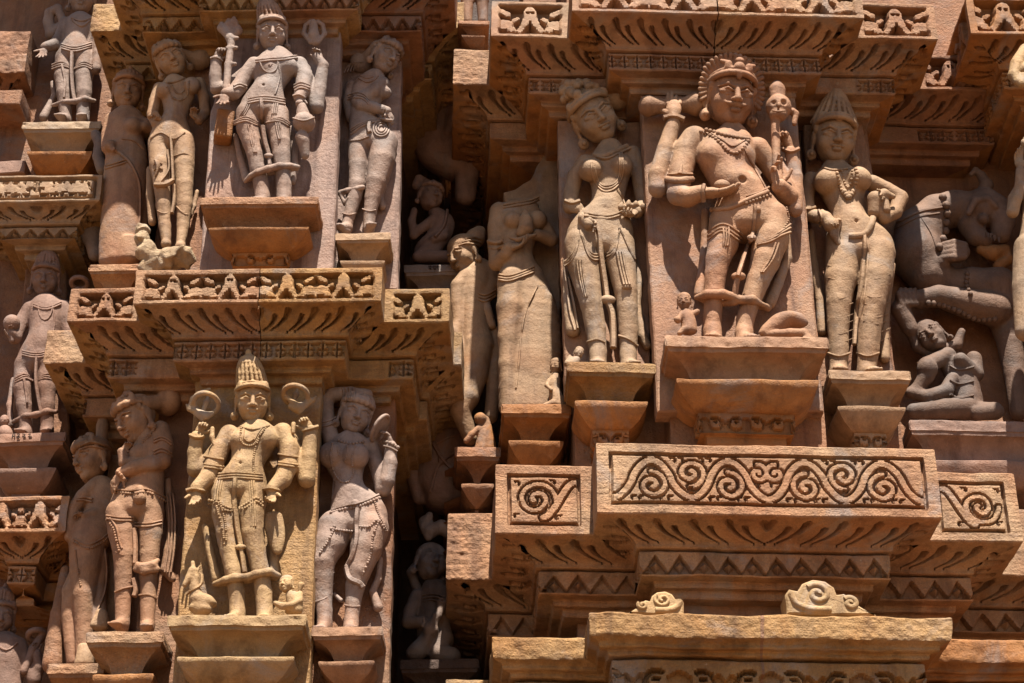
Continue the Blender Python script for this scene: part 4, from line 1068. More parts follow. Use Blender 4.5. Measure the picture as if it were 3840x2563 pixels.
def s15():
    F = Fig('twisting_statue', 'worn statue of a striding figure gazing down past the corner of the bay', 'statue', RB, .56, V10, 'tan', h=.006, hf=.004)
    F.torso([(230, 430, 60, 50, 10), (225, 480, 95, 70, 5), (215, 560, 105, 75, 0), (210, 650, 90, 72, 0), (205, 740, 80, 70, -5), (215, 830, 92, 75, 0), (225, 900, 100, 75, 0)], n=18)
    F.limb([(225, 900, 92, 0), (205, 1050, 82, -15), (165, 1180, 72, -25), (130, 1250, 60, -25), (155, 1330, 48, -5), (185, 1410, 42, 10)]); F.limb([(330, 820, 40, 20), (325, 1000, 50, 25), (315, 1150, 42, 25), (300, 1290, 40, 20)])
    F.limb([(170, 500, 55, -15), (120, 560, 48, -25), (115, 660, 44, -20), (125, 760, 40, -20)]); F.limb([(290, 470, 60, 10), (310, 560, 46, -10), (270, 620, 40, -35)])
    F.limb([(120, 770, 38, -20), (95, 830, 46, -25), (115, 900, 40, -25), (140, 960, 34, -20)])
    F.head(150, 400, 185, yaw=-55, pitch=20, roll=-8, dy=-10); F.crown('hair', name='hair'); F.ext('hair')
    F.limb([(175, 330, 60, 0), (215, 285, 58, 0), (235, 255, 40, 0)], to=F.ext('hair')); 
    for o in (0, 18, 36): F.strand('hair_band', [(120+o, 330-o), (170+o, 318-o*.9), (240+o*.3, 335-o)], 6)
    for o in (0, 18, 34): F.strand('girdle', [(230, 600+o), (270, 610+o), (325, 580+o)], 8)
    F.limb([(270, 640, 26, -40), (280, 700, 30, -30), (305, 780, 26, -20)], to=F.ext('sash'))
    F.build()
    A = Fig('attendant_statuette', 'tiny reddish attendant kneeling on the corner base below the striding figure', 'statue', RB, .5, V10, 'rust', h=.006, hf=.004)
    A.torso([(260, 1300, 30), (265, 1340, 38), (270, 1390, 50), (270, 1450, 60), (270, 1480, 70)], n=10); A.ball(240, 1300, 36, -20, 8); A.limb([(235, 1350, 18, -20), (190, 1390, 20, -30), (160, 1425, 18, -30)]); A.build()
s15()
pedestal(RB, 1300, 1503, 829, -.045, 'orange bell shaped pedestal under the lady with tilted head', 'rust', s=.8, sz=.92, mats=('ochreledge', 'rust', 'rust'))
pedestal(RB, 1901, 2088, 848, -.045, 'greyish pedestal under the lady with conical crown', 'tan', s=.75, sz=.85)
pedestal(RB, 1150, 1310, 926, .22, 'orange pedestal under the headless lady, half tucked beside its neighbour', 'rust', s=.8, sz=.9, wall=.4)
pedestal(RB, 1042, 1150, 1024, .44, 'reddish corner pedestal below the striding figure', 'wallred', s=.8, sz=.9, wall=.5)
def small():
    A = Fig('dwarf_statuette', 'small seated dwarf carved beside the foot of the moustached deity', 'statue', RB, -.15, V4, 'pink', h=.0045, hf=.0032)
    A.head(362, 1345, 78, yaw=-15, pitch=12, ear=.7); A.crown('hair', name='hair'); A.torso([(365, 1385, 22), (375, 1410, 36), (385, 1450, 40), (385, 1490, 44)], n=9)
    A.limb([(350, 1400, 16, -15), (330, 1435, 15, -30), (325, 1430, 18, -45)]); A.limb([(400, 1480, 20, 0), (360, 1480, 18, -30), (340, 1500, 16, -30)]); A.limb([(410, 1400, 18, 0), (430, 1390, 16, 0)]); A.build()
    A = Fig('broken_animal_carving', 'broken crouching animal lump at the foot of the moustached deity', 'animal carving', RB, -.15, V4, 'pink', h=.0045)
    A.torso([(770, 1500, 30), (820, 1470, 50), (880, 1430, 66), (920, 1430, 60), (960, 1450, 36)], k=18, n=12); A.limb([(790, 1505, 22, -10), (900, 1500, 26, -35), (975, 1500, 24, -40), (1000, 1530, 22, -45), (950, 1545, 18, -55)]); A.build()
    A = Fig('attendant_statuette', 'tiny curled attendant at the foot of the lady with tilted head', 'statue', RB, .02, V10, 'beige', h=.0045, hf=.003)
    A.head(790, 935, 56, yaw=25, pitch=10, roll=20, ear=.7); A.crown('hair', name='hair'); A.torso([(780, 965, 22), (760, 985, 32), (750, 1000, 40)], n=6); A.limb([(740, 960, 16, 0), (725, 990, 16, -10)]); A.build()
small()
def s20():
    F = Fig('mythical_beast_statue', 'rearing horned lion like beast with beaded collar crammed in the dark niche', 'animal carving', RB, .42, V5, 'shadestat', h=.0065)
    F.limb([(945, 1315, 118, -5), (835, 1290, 82, 0), (745, 1292, 76, 0), (650, 1255, 104, -8), (588, 1155, 124, -12), (600, 1045, 114, -10), (675, 970, 92, -20), (760, 945, 86, -35), (835, 950, 88, -48)], k=24); F.ball(960, 1390, 100, 0, 20)
    F.ball(865, 955, 96, -55, 14); F.limb([(890, 915, 76, -62), (940, 945, 74, -72), (975, 1005, 62, -80), (970, 1060, 48, -82)], k=10)
    F.limb([(835, 1020, 66, -50), (862, 1070, 50, -66), (900, 1085, 36, -78)], k=8)
    F.ball(884, 985, 50, -160, 8, sq=(1, 1, 1.35), op='s'); F.ball(888, 992, 26, -120, 3); F.limb([(822, 965, 15, -142), (850, 908, 20, -148), (905, 900, 20, -145), (945, 935, 15, -138)], k=4); F.ball(935, 1085, 34, -130, 6, op='s'); F.ball(985, 1025, 15, -145, 4, op='s')
    g = F.ext('curled_tongue', 'rust'); F.limb([(880, 1130, 26, -50), (930, 1145, 40, -55), (985, 1130, 26, -55), (1000, 1175, 26, -50), (960, 1205, 30, -50)], to=g); F.ball(950, 1165, 24, -100, 5, to=g, op='s')
    for k in range(4): F.limb([(905+18*k, 1052+8*k, 8, -135), (905+18*k, 1075+8*k, 5, -135)], k=2)
    F.limb([(885, 880, 36, -20), (905, 840, 32, -20), (880, 795, 22, -20), (855, 772, 17, -25), (835, 790, 12, -30)], to=F.ext('horn'))
    F.limb([(650, 1190, 46, -60), (700, 1190, 42, -85)]); F.ball(760, 1140, 62, -85, 10, sq=(1.1, .8, .8))
    for k in range(4): F.limb([(705, 1108+20*k, 15, -115), (755, 1100+22*k, 20, -138), (805, 1108+18*k, 16, -120)], k=2)
    F.limb([(940, 1400, 84, -45), (820, 1375, 72, -65), (690, 1340, 54, -75), (600, 1355, 46, -80), (530, 1350, 42, -85)]); F.limb([(540, 1350, 42, -80), (515, 1400, 46, -85), (560, 1490, 38, -75)])
    for k in range(4): F.limb([(520+22*k, 1375, 15, -120), (505+22*k, 1330, 14, -128), (515+22*k, 1305, 8, -120)], k=2)
    F.limb([(980, 1420, 84, 10), (1010, 1550, 62, 10), (1030, 1700, 50, 10), (1050, 1860, 44, 0)])
    F.limb([(560, 1490, 30, -60), (590, 1570, 26, -50), (640, 1600, 22, -50), (770, 1560, 26, -70), (790, 1500, 18, -80)])
    F.strand('collar', [(705, 895), (725, 950), (720, 1010), (712, 1065), (690, 1120)], 17, True); F.strand('trapping', [(500, 1010), (600, 960), (700, 940)], 8); F.strand('trapping', [(490, 1040), (590, 985), (690, 965)], 6); F.strand('trapping', [(610, 990), (650, 1050), (680, 1130)], 5)
    F.strand('bead_band', [(640, 1372), (700, 1380), (780, 1410), (860, 1445), (940, 1445)], 12, True); F.strand('bead_band', [(815, 1240), (812, 1290), (830, 1330)], 10, True)
    F.build()
    A = Fig('crouching_warrior_statue', 'crouching man with bent arms carved beneath the rearing beast', 'statue', RB, .36, V9, 'shadestat', h=.0068, hf=.0045)
    A.head(985, -30, 150, yaw=-20, pitch=-10, roll=-35, ear=.8); A.crown('hair', name='hair')
    A.torso([(1060, 60, 55), (1110, 120, 75), (1140, 190, 72), (1150, 250, 78), (1150, 290, 80)], n=12)
    A.limb([(1060, 40, 40, -20), (960, 90, 42, -50), (960, 140, 40, -60), (920, 200, 34, -40), (890, 215, 30, -30)]); A.ball(965, 105, 48, -70, 10)
    A.limb([(1180, 60, 40, 0), (1190, 130, 38, -10), (1120, 60, 34, -60)]); A.limb([(890, 215, 28, -40), (960, 235, 34, -55), (1050, 210, 36, -50), (1080, 150, 30, -40)])
    A.limb([(1150, 290, 60, -20), (1050, 290, 48, -60), (940, 300, 40, -70), (900, 300, 36, -60)]); A.limb([(1170, 300, 50, -10), (1280, 300, 42, -40), (1200, 310, 36, -60)])
    for o in (0, 22, 44): A.strand('garment_fold', [(1070, 90+o*3), (1110, 110+o*3), (1180, 95+o*3)], 6)
    A.build()
    # base under the beast
    pedestal(RB, 2086, 2420, 962, .18, 'broad dark base carrying the rearing beast', 'dusky', s=.6, sz=1.0, wall=.5, tiers=2)
s20()
def crest(x0, x1, y0, y1, flip, label):
    """scroll shaped crest stone standing on the ledge"""
    d = -.26; a = atP(RB, x0, y1, d); b = atP(RB, x1, y0, d); w = b[0]-a[0]; h = b[2]-a[2]
    T = Thing('scroll_crest', label, 'crest stone', RB, ((a[0]+b[0])/2, d, a[2]), 'scroll crests on the ledge')
    X = lambda t: a[0]+w*(t if flip > 0 else 1-t)
    out = [(0, 0), (0, .55), (.05, .72), (.14, .68), (.2, .88), (.32, 1.0), (.46, .96), (.55, .8), (.58, .58), (.66, .62), (.74, .5), (.8, .3), (.9, .14), (1, 0)]
    V, F = plate([(X(t), a[2]-.01+h*q) for t, q in out], d, d+.10, ch=.006, step=.012, rough=.002); T.part('crest_body', V, F, 'ochre', smooth=35)
    for cx, cy, r in ((.36, .5, .30), (.72, .25, .17)):
        sp = spiral(0, 0, 1, 1.35, 2.4, -flip); P = np.stack([X(cx)+sp[:, 0]*r*h*1.15, np.full(len(sp), d-.002), a[2]+h*cy+sp[:, 1]*r*h], 1)
        v, f = tube(P, .010*h/.13, .006, 6); T.part('scroll', v, f, 'ochre', smooth=60)
    P = np.array([(X(.06), d, a[2]+h*.5), (X(.1), d, a[2]+h*.25), (X(.25), d, a[2]+h*.08), (X(.5), d, a[2]+h*.06)]); v, f = tube(smooth_line(P, 14), .012, .01, 6); T.part('scroll', v, f, 'ochre', smooth=60)
crest(1805, 2002, 1326, 1402, 1, 'large crest stone with a bold rolled scroll on the plain ledge')
crest(1438, 1566, 1351, 1402, -1, 'smaller pierced scroll crest stone on the plain ledge')

pedestal(RB, 1050, 1124, 46, .16, 'small reddish pedestal high on the corner step above a rough end block', 'wallred', s=.5, sz=.42, wall=.4, tiers=2)
def top_feet():
    A = Fig('standing_statue', 'smooth lower legs of a statue standing above the rough end block', 'statue', RB, .22, VP, 'pink', h=.006)
    A.limb([(1078, -60, 18, 0), (1072, 0, 15, 0), (1072, 50, 12, 0)]); A.limb([(1108, -60, 18, 0), (1106, 0, 15, 0), (1108, 50, 12, 0)]); A.build()
top_feet()
# ------------------------------------------------------------------ left bay, upper tier
def s4():
    F = Fig('deity_statue', 'four armed greyish deity statue with a cobra raised in one hand and a water pot', 'statue', LB, -.125, V2, 'mauve', h=.0054, hf=.0030, ped=(459, 454, -.225))
    F.torso([(440, 280, 46, 44, 0), (445, 320, 95, 60, 5), (440, 370, 130, 80, 0), (425, 425, 112, 78, -3), (405, 475, 92, 74, -8), (385, 520, 100, 80, -12), (370, 575, 125, 84, -2), (365, 635, 140, 84, 0)], n=20)
    F.ball(372, 478, 9, -84, 5, op='s'); F.ball(375, 385, 52, -45, 25); F.ball(510, 375, 52, -45, 25)
    F.limb([(290, 640, 78, 0), (285, 720, 68, -8), (305, 800, 54, -14), (325, 870, 48, -12), (340, 950, 46, 0), (358, 1040, 44, 8), (365, 1110, 42, 8)]); F.limb([(440, 645, 78, 0), (452, 720, 68, -8), (464, 800, 56, -16), (470, 870, 50, -10), (476, 950, 46, 0), (482, 1040, 44, 8), (484, 1110, 42, 8)])
    F.foot_at(364, 1100, 36, 0, -8); F.foot_at(484, 1100, 36, 0, 8)
    F.limb([(320, 365, 50, 0), (275, 420, 48, 0), (235, 485, 46, -5), (200, 525, 42, -25), (165, 525, 36, -48)])
    F.hand(158, 530, -50, -.05, -.95, -.25, (.1, -1, -.2), 125, (10, 12, 14, 18), side=1, spread=.15)
    F.limb([(570, 365, 52, 0), (598, 430, 50, 0), (590, 500, 44, -15), (572, 545, 36, -35)]); F.hand(570, 550, -38, .1, -.9, -.35, (.1, .8, -.3), 95, (45, 50, 55, 60), side=1)
    F.limb([(300, 390, 44, 40), (170, 490, 40, 45), (105, 500, 36, 35), (100, 430, 36, 25), (108, 340, 34, 10)]); F.hand(108, 335, 8, .3, .9, -.2, (.7, -.7, 0), 110, (40, 50, 55, 60), side=1)
    F.limb([(600, 400, 46, 35), (650, 560, 44, 40), (668, 600, 42, 35), (682, 500, 40, 25), (705, 370, 34, 10), (670, 320, 28, 0)]); F.hand(690, 335, 0, -.35, .9, -.1, (-.2, -.9, 0), 95, (30, 40, 50, 55), side=-1)
    F.head(420, 208, 178, yaw=9, pitch=20, roll=-4, male=True, dy=-12); F.crown('tall', tall=.68, lean=-.16)
    g = F.ext('staff'); F.limb([(163, 500, 20, -35), (172, 380, 22, -30), (190, 250, 22, -25), (185, 215, 30, -25)], to=g)
    for x, y in ((135, 150), (175, 130), (205, 120), (230, 165)): F.limb([(185, 215, 22, -25), (x, y+10, 26, -25), (x, y-15, 14, -30)], to=g)
    for y in (215, 270, 360, 490): F.limb([(150+(500-y)*.08, y, 13, -35), (200+(500-y)*.08, y, 13, -35)], to=g)
    g = F.ext('cobra'); F.limb([(660, 240, 22, 0), (652, 200, 34, 0), (650, 150, 26, -10), (650, 125, 20, -22)], to=g)
    for e in (-1, 1): F.limb([(655+e*20, 240, 14, 0), (655+e*58, 190, 15, 5), (655+e*48, 145, 14, 5), (655+e*20, 125, 16, 0)], to=g)
    g = F.ext('water_pot'); F.ball(598, 690, 62, -25, 6, sq=(1, .95, .95), to=g); F.limb([(585, 600, 28, -35), (590, 640, 40, -30)], to=g); F.limb([(585, 770, 40, -15), (592, 790, 38, -10), (602, 870, 26, 10)], to=g)
    F.strand('pot_band', [(537, 665), (598, 678), (655, 660)], 6); 
    F.ext('support_block', 'rust').box(F.P(150, 715, 45), np.array((50, 60, 88))*F.m, rot(12, 8, 2), .01)
    N = 'necklace'
    for o in (0, 12): F.strand(N, [(330, 340+o), (400, 330+o), (480, 325+o), (560, 315+o)], 7)
    F.strand(N, [(350, 345), (368, 390), (402, 410), (440, 395), (452, 345)], 6); F.strand(N, [(400, 360), (408, 372), (418, 360)], 6)
    F.strand('sacred_thread', [(455, 350), (462, 420), (452, 480), (435, 530)], 5)
    for o in (0, 15): F.strand('armlet', [(205, 485+o), (235, 470+o), (275, 485+o)], 7)
    for o in (0, 15, 30): F.strand('armlet', [(545, 480+o), (580, 462+o), (628, 480+o)], 7)
    F.strand('bracelet', [(78, 330), (110, 322), (140, 345)], 9); F.strand('bracelet', [(540, 540), (572, 530), (600, 548)], 9)
    G = 'girdle'
    for o in (0, 13, 26): F.strand(G, [(285, 555+o), (350, 542+o), (420, 545+o), (490, 560+o)], 7)
    for o in (0, 12, 24): F.strand(G, [(205, 685+o*.6), (270, 655+o), (320, 675+o), (358, 705+o*.3)], 6); F.strand(G, [(370, 705-o*.3), (420, 670+o*.5), (470, 660+o), (515, 690+o)], 6)
    C = 'sash'
    F.strand(C, [(358, 560), (362, 630), (365, 700)], 12); F.strand(C, [(365, 705, -70), (378, 790, -50), (400, 870, -30), (405, 925, -25)], 13); F.ball(398, 875, 22, -35, 5, sq=(1.2, .8, .7), to=F.ext('sash_knot'))
    for dx in (-11, 0, 11): F.strand(C, [(292+dx, 570), (270+dx, 620), (250+dx, 650)], 5); F.strand(C, [(295+dx, 700), (310+dx, 780), (325+dx*.6, 855)], 5); F.strand(C, [(440+dx, 580), (430+dx, 640)], 5); F.strand(C, [(450+dx, 690), (460+dx, 750), (465+dx*.6, 780)], 5)
    g = F.ext('skirt_hem'); F.limb([(268, 1015, 12, 0), (300, 985, 16, -25), (340, 965, 20, -42), (395, 948, 22, -42), (460, 932, 22, -45), (520, 930, 18, -30), (566, 935, 12, 0)], to=g); F.limb([(268, 1015, 12, 10), (330, 985, 20, 10), (440, 960, 20, 0), (560, 945, 14, 15)], to=g)
    F.limb([(215, 760, 16, 55), (240, 880, 20, 58), (275, 1000, 26, 58)], to=F.ext('side_drape')); F.limb([(530, 720, 18, 55), (540, 830, 20, 58), (545, 950, 24, 58), (530, 1020, 22, 58)], to=F.ext('side_drape'))
    F.slab([(235, 125), (805, 150), (800, 400), (755, 1620), (5, 1620), (75, 620)], -.045, .03, mat='slabmauve')
    F.build()
s4()
def s5():
    F = Fig('lady_statue', 'slender lady statue glancing sideways over her folded arm, hair in a low bun', 'statue', LB, .07, V2, 'mauve', h=.0048, hf=.0031)
    F.torso([(1000, 415, 40, 40, 0), (975, 450, 85, 55, 0), (960, 500, 100, 66, 0), (945, 570, 88, 64, 0), (930, 640, 80, 62, 0), (945, 700, 100, 70, 0), (975, 760, 128, 76, 0), (985, 810, 128, 74, 0)], n=18)
    F.ball(1050, 520, 36, -20, 16)
    F.limb([(905, 810, 66, 0), (900, 930, 56, -6), (893, 1030, 46, -8), (878, 1110, 42, 0), (850, 1210, 34, 6), (832, 1290, 30, 6)]); F.limb([(1045, 800, 82, -6), (1030, 900, 76, -14), (1000, 1020, 58, -16), (980, 1110, 46, -4), (965, 1200, 36, 4), (960, 1290, 32, 6)])
    F.foot_at(838, 1275, 30, 0, -40); F.foot_at(962, 1275, 30, 0, 15)
    F.limb([(1035, 470, 46, -20), (985, 520, 44, -40), (900, 570, 40, -45), (920, 592, 38, -60), (990, 605, 34, -75), (1060, 622, 28, -75)]); F.hand(1062, 624, -75, .5, -.75, .1, (0, .5, -.5), 90, (15, 18, 20, 25), side=-1)
    F.limb([(865, 490, 40, 15), (848, 580, 38, 20), (862, 660, 34, 10)])
    F.head(1048, 335, 172, yaw=48, pitch=12, roll=12, dy=-10); F.crown('tiara'); F.bun(-1, (.2, .72, -.22), .30)
    for k in range(6): F.strand('bun_strand', [(822+k*17, 410-k*3), (840+k*15, 372-k*5), (880+k*9, 348)], 3.5)
    F.strand('necklace', [(905, 440), (945, 462), (990, 452), (1010, 425)], 6); F.strand('necklace', [(910, 425), (950, 442), (985, 432)], 5)
    for o in (0, 14, 28): F.strand('armlet', [(840, 535+o*.9), (890, 520+o), (935, 530+o), (960, 560+o)], 5)
    for o in (0, 12): F.strand('bracelet', [(1045, 600+o*.2), (1055-o, 625), (1050-o, 652)], 7)
    for o in (0, 14, 30): F.strand('girdle', [(860, 725+o), (920, 690+o*.7), (1000, 668+o*.5), (1090, 675+o*.3)], 6)
    for r in (45, 32, 20): F.strand('girdle_medallion', [(1030+r*math.cos(a), 722+r*math.sin(a)) for a in np.linspace(0, 2*math.pi, 13)], 6)
    F.strand('sash', [(965, 690), (960, 720), (965, 745)], 14); F.strand('sash', [(858, 790), (910, 785), (960, 765)], 6)
    F.limb([(800, 1080, 16, 0), (840, 1070, 18, -20), (925, 1050, 16, -40)], to=F.ext('shawl_end')); F.limb([(800, 1085, 14, 0), (830, 1140, 16, 0), (850, 1110, 14, -20)], to=F.ext('shawl_end'))
    F.limb([(1105, 860, 16, 45), (1060, 1000, 18, 50), (1020, 1100, 20, 50), (1035, 1160, 22, 48)], to=F.ext('side_drape'))
    F.strand('anklet', [(812, 1195), (850, 1205), (892, 1195)], 5); F.strand('anklet', [(925, 1172), (962, 1185), (998, 1178)], 5)
    F.slab([(800, 270), (1142, 270), (1138, 900), (1120, 1620), (770, 1620)], .125, .2, mat='slabmauve')
    F.build()
s5()
def s3():
    F = Fig('lady_statue', 'slim lady statue with a scorpion on her thigh above a freshly broken pale base', 'statue', LB, .05, V1, 'tan', h=.0055, hf=.0032)
    F.torso([(800, 365, 34, 34, 0), (815, 395, 75, 50, 4), (815, 430, 84, 56, 0), (812, 480, 66, 52, -4), (805, 530, 55, 48, -6), (795, 570, 68, 54, -6), (785, 615, 96, 58, 0), (785, 660, 102, 56, 0)], n=18)
    F.ball(758, 420, 40, -40, 8); F.ball(882, 395, 40, -40, 8); F.ball(805, 540, 6, -58, 4, op='s')
    F.limb([(732, 660, 56, 0), (735, 760, 50, -6), (745, 850, 40, -10), (752, 940, 36, 0), (758, 1040, 28, 4), (765, 1120, 22, 0)]); F.limb([(842, 650, 58, 0), (845, 760, 48, -8), (847, 850, 40, -10), (848, 940, 37, 0), (840, 1040, 28, 4), (830, 1120, 22, 0)])
    F.ball(762, 1122, 22, -8, 8); F.ball(828, 1135, 24, -8, 8)
    F.limb([(732, 408, 32, 4), (712, 470, 28, 6), (700, 530, 26, -5), (715, 570, 22, -30)]); F.hand(712, 530, -30, .3, -.9, -.2, (.5, -.6, 0), 78, (50, 50, 55, 55), side=1); F.limb([(690, 535, 14, -35), (715, 525, 14, -45), (735, 550, 12, -48)], to=F.ext('flower'))
    F.limb([(915, 385, 32, 4), (938, 450, 28, 10), (945, 520, 26, 5), (915, 555, 22, -25)]); F.hand(915, 555, -28, -.5, .6, -.3, (.3, -.8, .3), 80, (25, 35, 40, 45), side=-1)
    F.head(790, 290, 146, yaw=4, pitch=18, roll=-28, dy=-8); F.crown('tiara'); F.bun(1, (.78, .2, -.18), .28)
    N = 'necklace'; F.strand(N, [(768, 400), (790, 445), (825, 462), (860, 440), (868, 375)], 5, True); F.strand(N, [(790, 395), (808, 425), (830, 432), (848, 412), (850, 380)], 4, True); F.strand(N, [(765, 385), (810, 378), (845, 362)], 6)
    F.strand('girdle', [(690, 640), (740, 610), (800, 640), (850, 610)], 4); F.strand('girdle', [(800, 720), (850, 705), (890, 735)], 4)
    C = 'sash'; F.strand(C, [(780, 600, -52), (788, 680, -50), (792, 760, -48), (795, 830, -45)], 7); F.strand(C, [(795, 830, -45), (760, 848, -50), (710, 850, -48)], 12); F.strand(C, [(770, 690, -45), (775, 780, -45), (735, 840, -52)], 5); F.strand(C, [(800, 850, -20), (800, 920, -15), (790, 980, -15)], 9)
    F.strand('scorpion', [(712, 735), (725, 750), (728, 775), (718, 800), (712, 815)], 9, taper=(.6, 1.3, 1, .6, .4)); F.strand('scorpion', [(705, 760), (725, 745), (745, 755)], 4); F.strand('scorpion', [(708, 785), (726, 770), (748, 780)], 4)
    F.strand('anklet', [(725, 970), (755, 985), (788, 970)], 4); F.strand('anklet', [(812, 950), (848, 985), (880, 990)], 4)
    F.limb([(690, 780, 18, 50), (690, 900, 20, 50), (700, 1020, 20, 48)], to=F.ext('side_drape')); F.limb([(905, 880, 10, 45), (890, 950, 12, 45), (870, 1000, 12, 45)], to=F.ext('side_drape'))
    F.build()
    B = Fig('broken_statue_base', 'jagged pale broken stone where the slim lady once stood', 'broken stone', LB, .04, V1, 'broken', h=.005)
    for x, y, r, dy in ((665, 1060, 32, 0), (660, 1110, 40, 0), (680, 1160, 52, -5), (720, 1190, 60, 0), (780, 1185, 62, 5), (840, 1180, 55, 5), (870, 1195, 40, 10), (690, 1215, 55, 0)):
        B.ball(x, y, r, dy, 10, sq=(1, .9, .8), R=rot(x, y*2, x*3))
    B.build(amp=.013)
s3()
def s2():
    F = Fig('worn_lady_statue', 'weathered lady statue with tiered crown and blurred skirt on the outer corner', 'statue', LB, .30, V1, 'pink', h=.0062, hf=.0040)
    F.torso([(582, 510, 42, 40, 0), (580, 545, 82, 55, 0), (580, 590, 92, 64, 0), (575, 640, 88, 64, 0), (580, 700, 98, 68, 0), (578, 800, 104, 68, 0), (570, 920, 102, 66, 2), (560, 1040, 100, 62, 5), (550, 1120, 96, 58, 8), (545, 1200, 92, 55, 10)], n=24)
    F.ball(612, 585, 46, -45, 10); F.ball(668, 578, 36, -25, 8); F.limb([(515, 555, 38, 0), (500, 620, 36, 0), (495, 680, 32, -25)]); F.ball(508, 672, 30, -60, 6); F.limb([(505, 660, 14, -75), (520, 690, 13, -80)], k=4)
    F.limb([(650, 560, 30, 0), (690, 590, 26, -20), (660, 580, 22, -50)])
    F.head(588, 440, 150, yaw=14, pitch=16, roll=0, dy=-8); F.crown('tall', tall=.32)
    for o in (0, 12): F.strand('girdle', [(485, 765+o), (530, 752+o), (580, 735+o)], 5)
    F.strand('sash', [(520, 685), (570, 720), (610, 770), (640, 850), (645, 960), (640, 1060)], 8); F.strand('sash', [(560, 640), (620, 650), (660, 690)], 5)
    F.limb([(650, 800, 20, 10), (660, 920, 22, 15), (655, 1040, 22, 20)])
    F.torso([(600, 1100, 38, 30, -35), (595, 1140, 48, 34, -30), (590, 1190, 58, 36, -25)], n=6)
    F.build()
s2()
def s1():
    F = Fig('deity_statue', 'male deity statue with open palm standing high in the recessed shaded bay', 'statue', FB, -.02, V1, 'mauve', h=.0062, hf=.0040)
    F.torso([(372, 75, 34, 32, 0), (370, 105, 72, 50, 0), (368, 140, 78, 55, 0), (360, 185, 66, 52, -4), (352, 220, 74, 55, -4), (345, 265, 88, 56, 0)], n=14)
    F.limb([(298, 270, 48, 0), (292, 350, 44, -6), (295, 430, 36, -8), (300, 490, 32, 0), (302, 560, 28, 4)]); F.limb([(385, 270, 50, 0), (385, 350, 44, -6), (385, 430, 37, -8), (383, 490, 33, 0), (378, 560, 30, 4)])
    F.foot_at(302, 550, 26, 0, -10); F.foot_at(380, 550, 26, 0, 10)
    F.limb([(305, 110, 34, 0), (285, 160, 32, 0), (255, 205, 30, -15), (210, 218, 26, -35)]); F.hand(205, 225, -38, -.05, -.95, -.2, (.1, -1, -.2), 85, (10, 12, 14, 18), side=1, spread=.15)
    F.limb([(290, 120, 30, 30), (235, 160, 28, 30), (222, 100, 26, 20), (228, 60, 24, 10), (265, 40, 22, 0), (290, 100, 20, 0)]); F.limb([(430, 110, 34, 0), (455, 180, 30, 0), (450, 250, 26, -10), (440, 320, 26, -15)])
    F.head(378, 5, 130, yaw=8, pitch=18, roll=0, male=True); F.crown('tall', tall=.5)
    F.strand('necklace', [(335, 95), (375, 125), (415, 95)], 6); F.strand('necklace', [(330, 85), (375, 100), (420, 85)], 6)
    for o in (0, 10, 20): F.strand('girdle', [(285, 205+o), (345, 218+o), (420, 200+o)], 5); F.strand('girdle', [(240, 300+o), (290, 285+o), (325, 320)], 5); F.strand('girdle', [(335, 325), (380, 285+o), (425, 300+o)], 5)
    F.strand('sash', [(330, 240, -55), (328, 330, -50), (335, 420, -35), (345, 470, -30)], 9); F.strand('sash', [(285, 300), (300, 380), (295, 450)], 6)
    g = F.ext('skirt_hem'); F.limb([(245, 485, 10, 0), (295, 470, 14, -25), (345, 468, 14, -28), (390, 455, 15, -30), (435, 465, 10, 0)], to=g)
    F.limb([(240, 380, 12, 40), (250, 440, 14, 40), (200, 540, 22, 30)], to=F.ext('side_drape'))
    F.build()
s1()
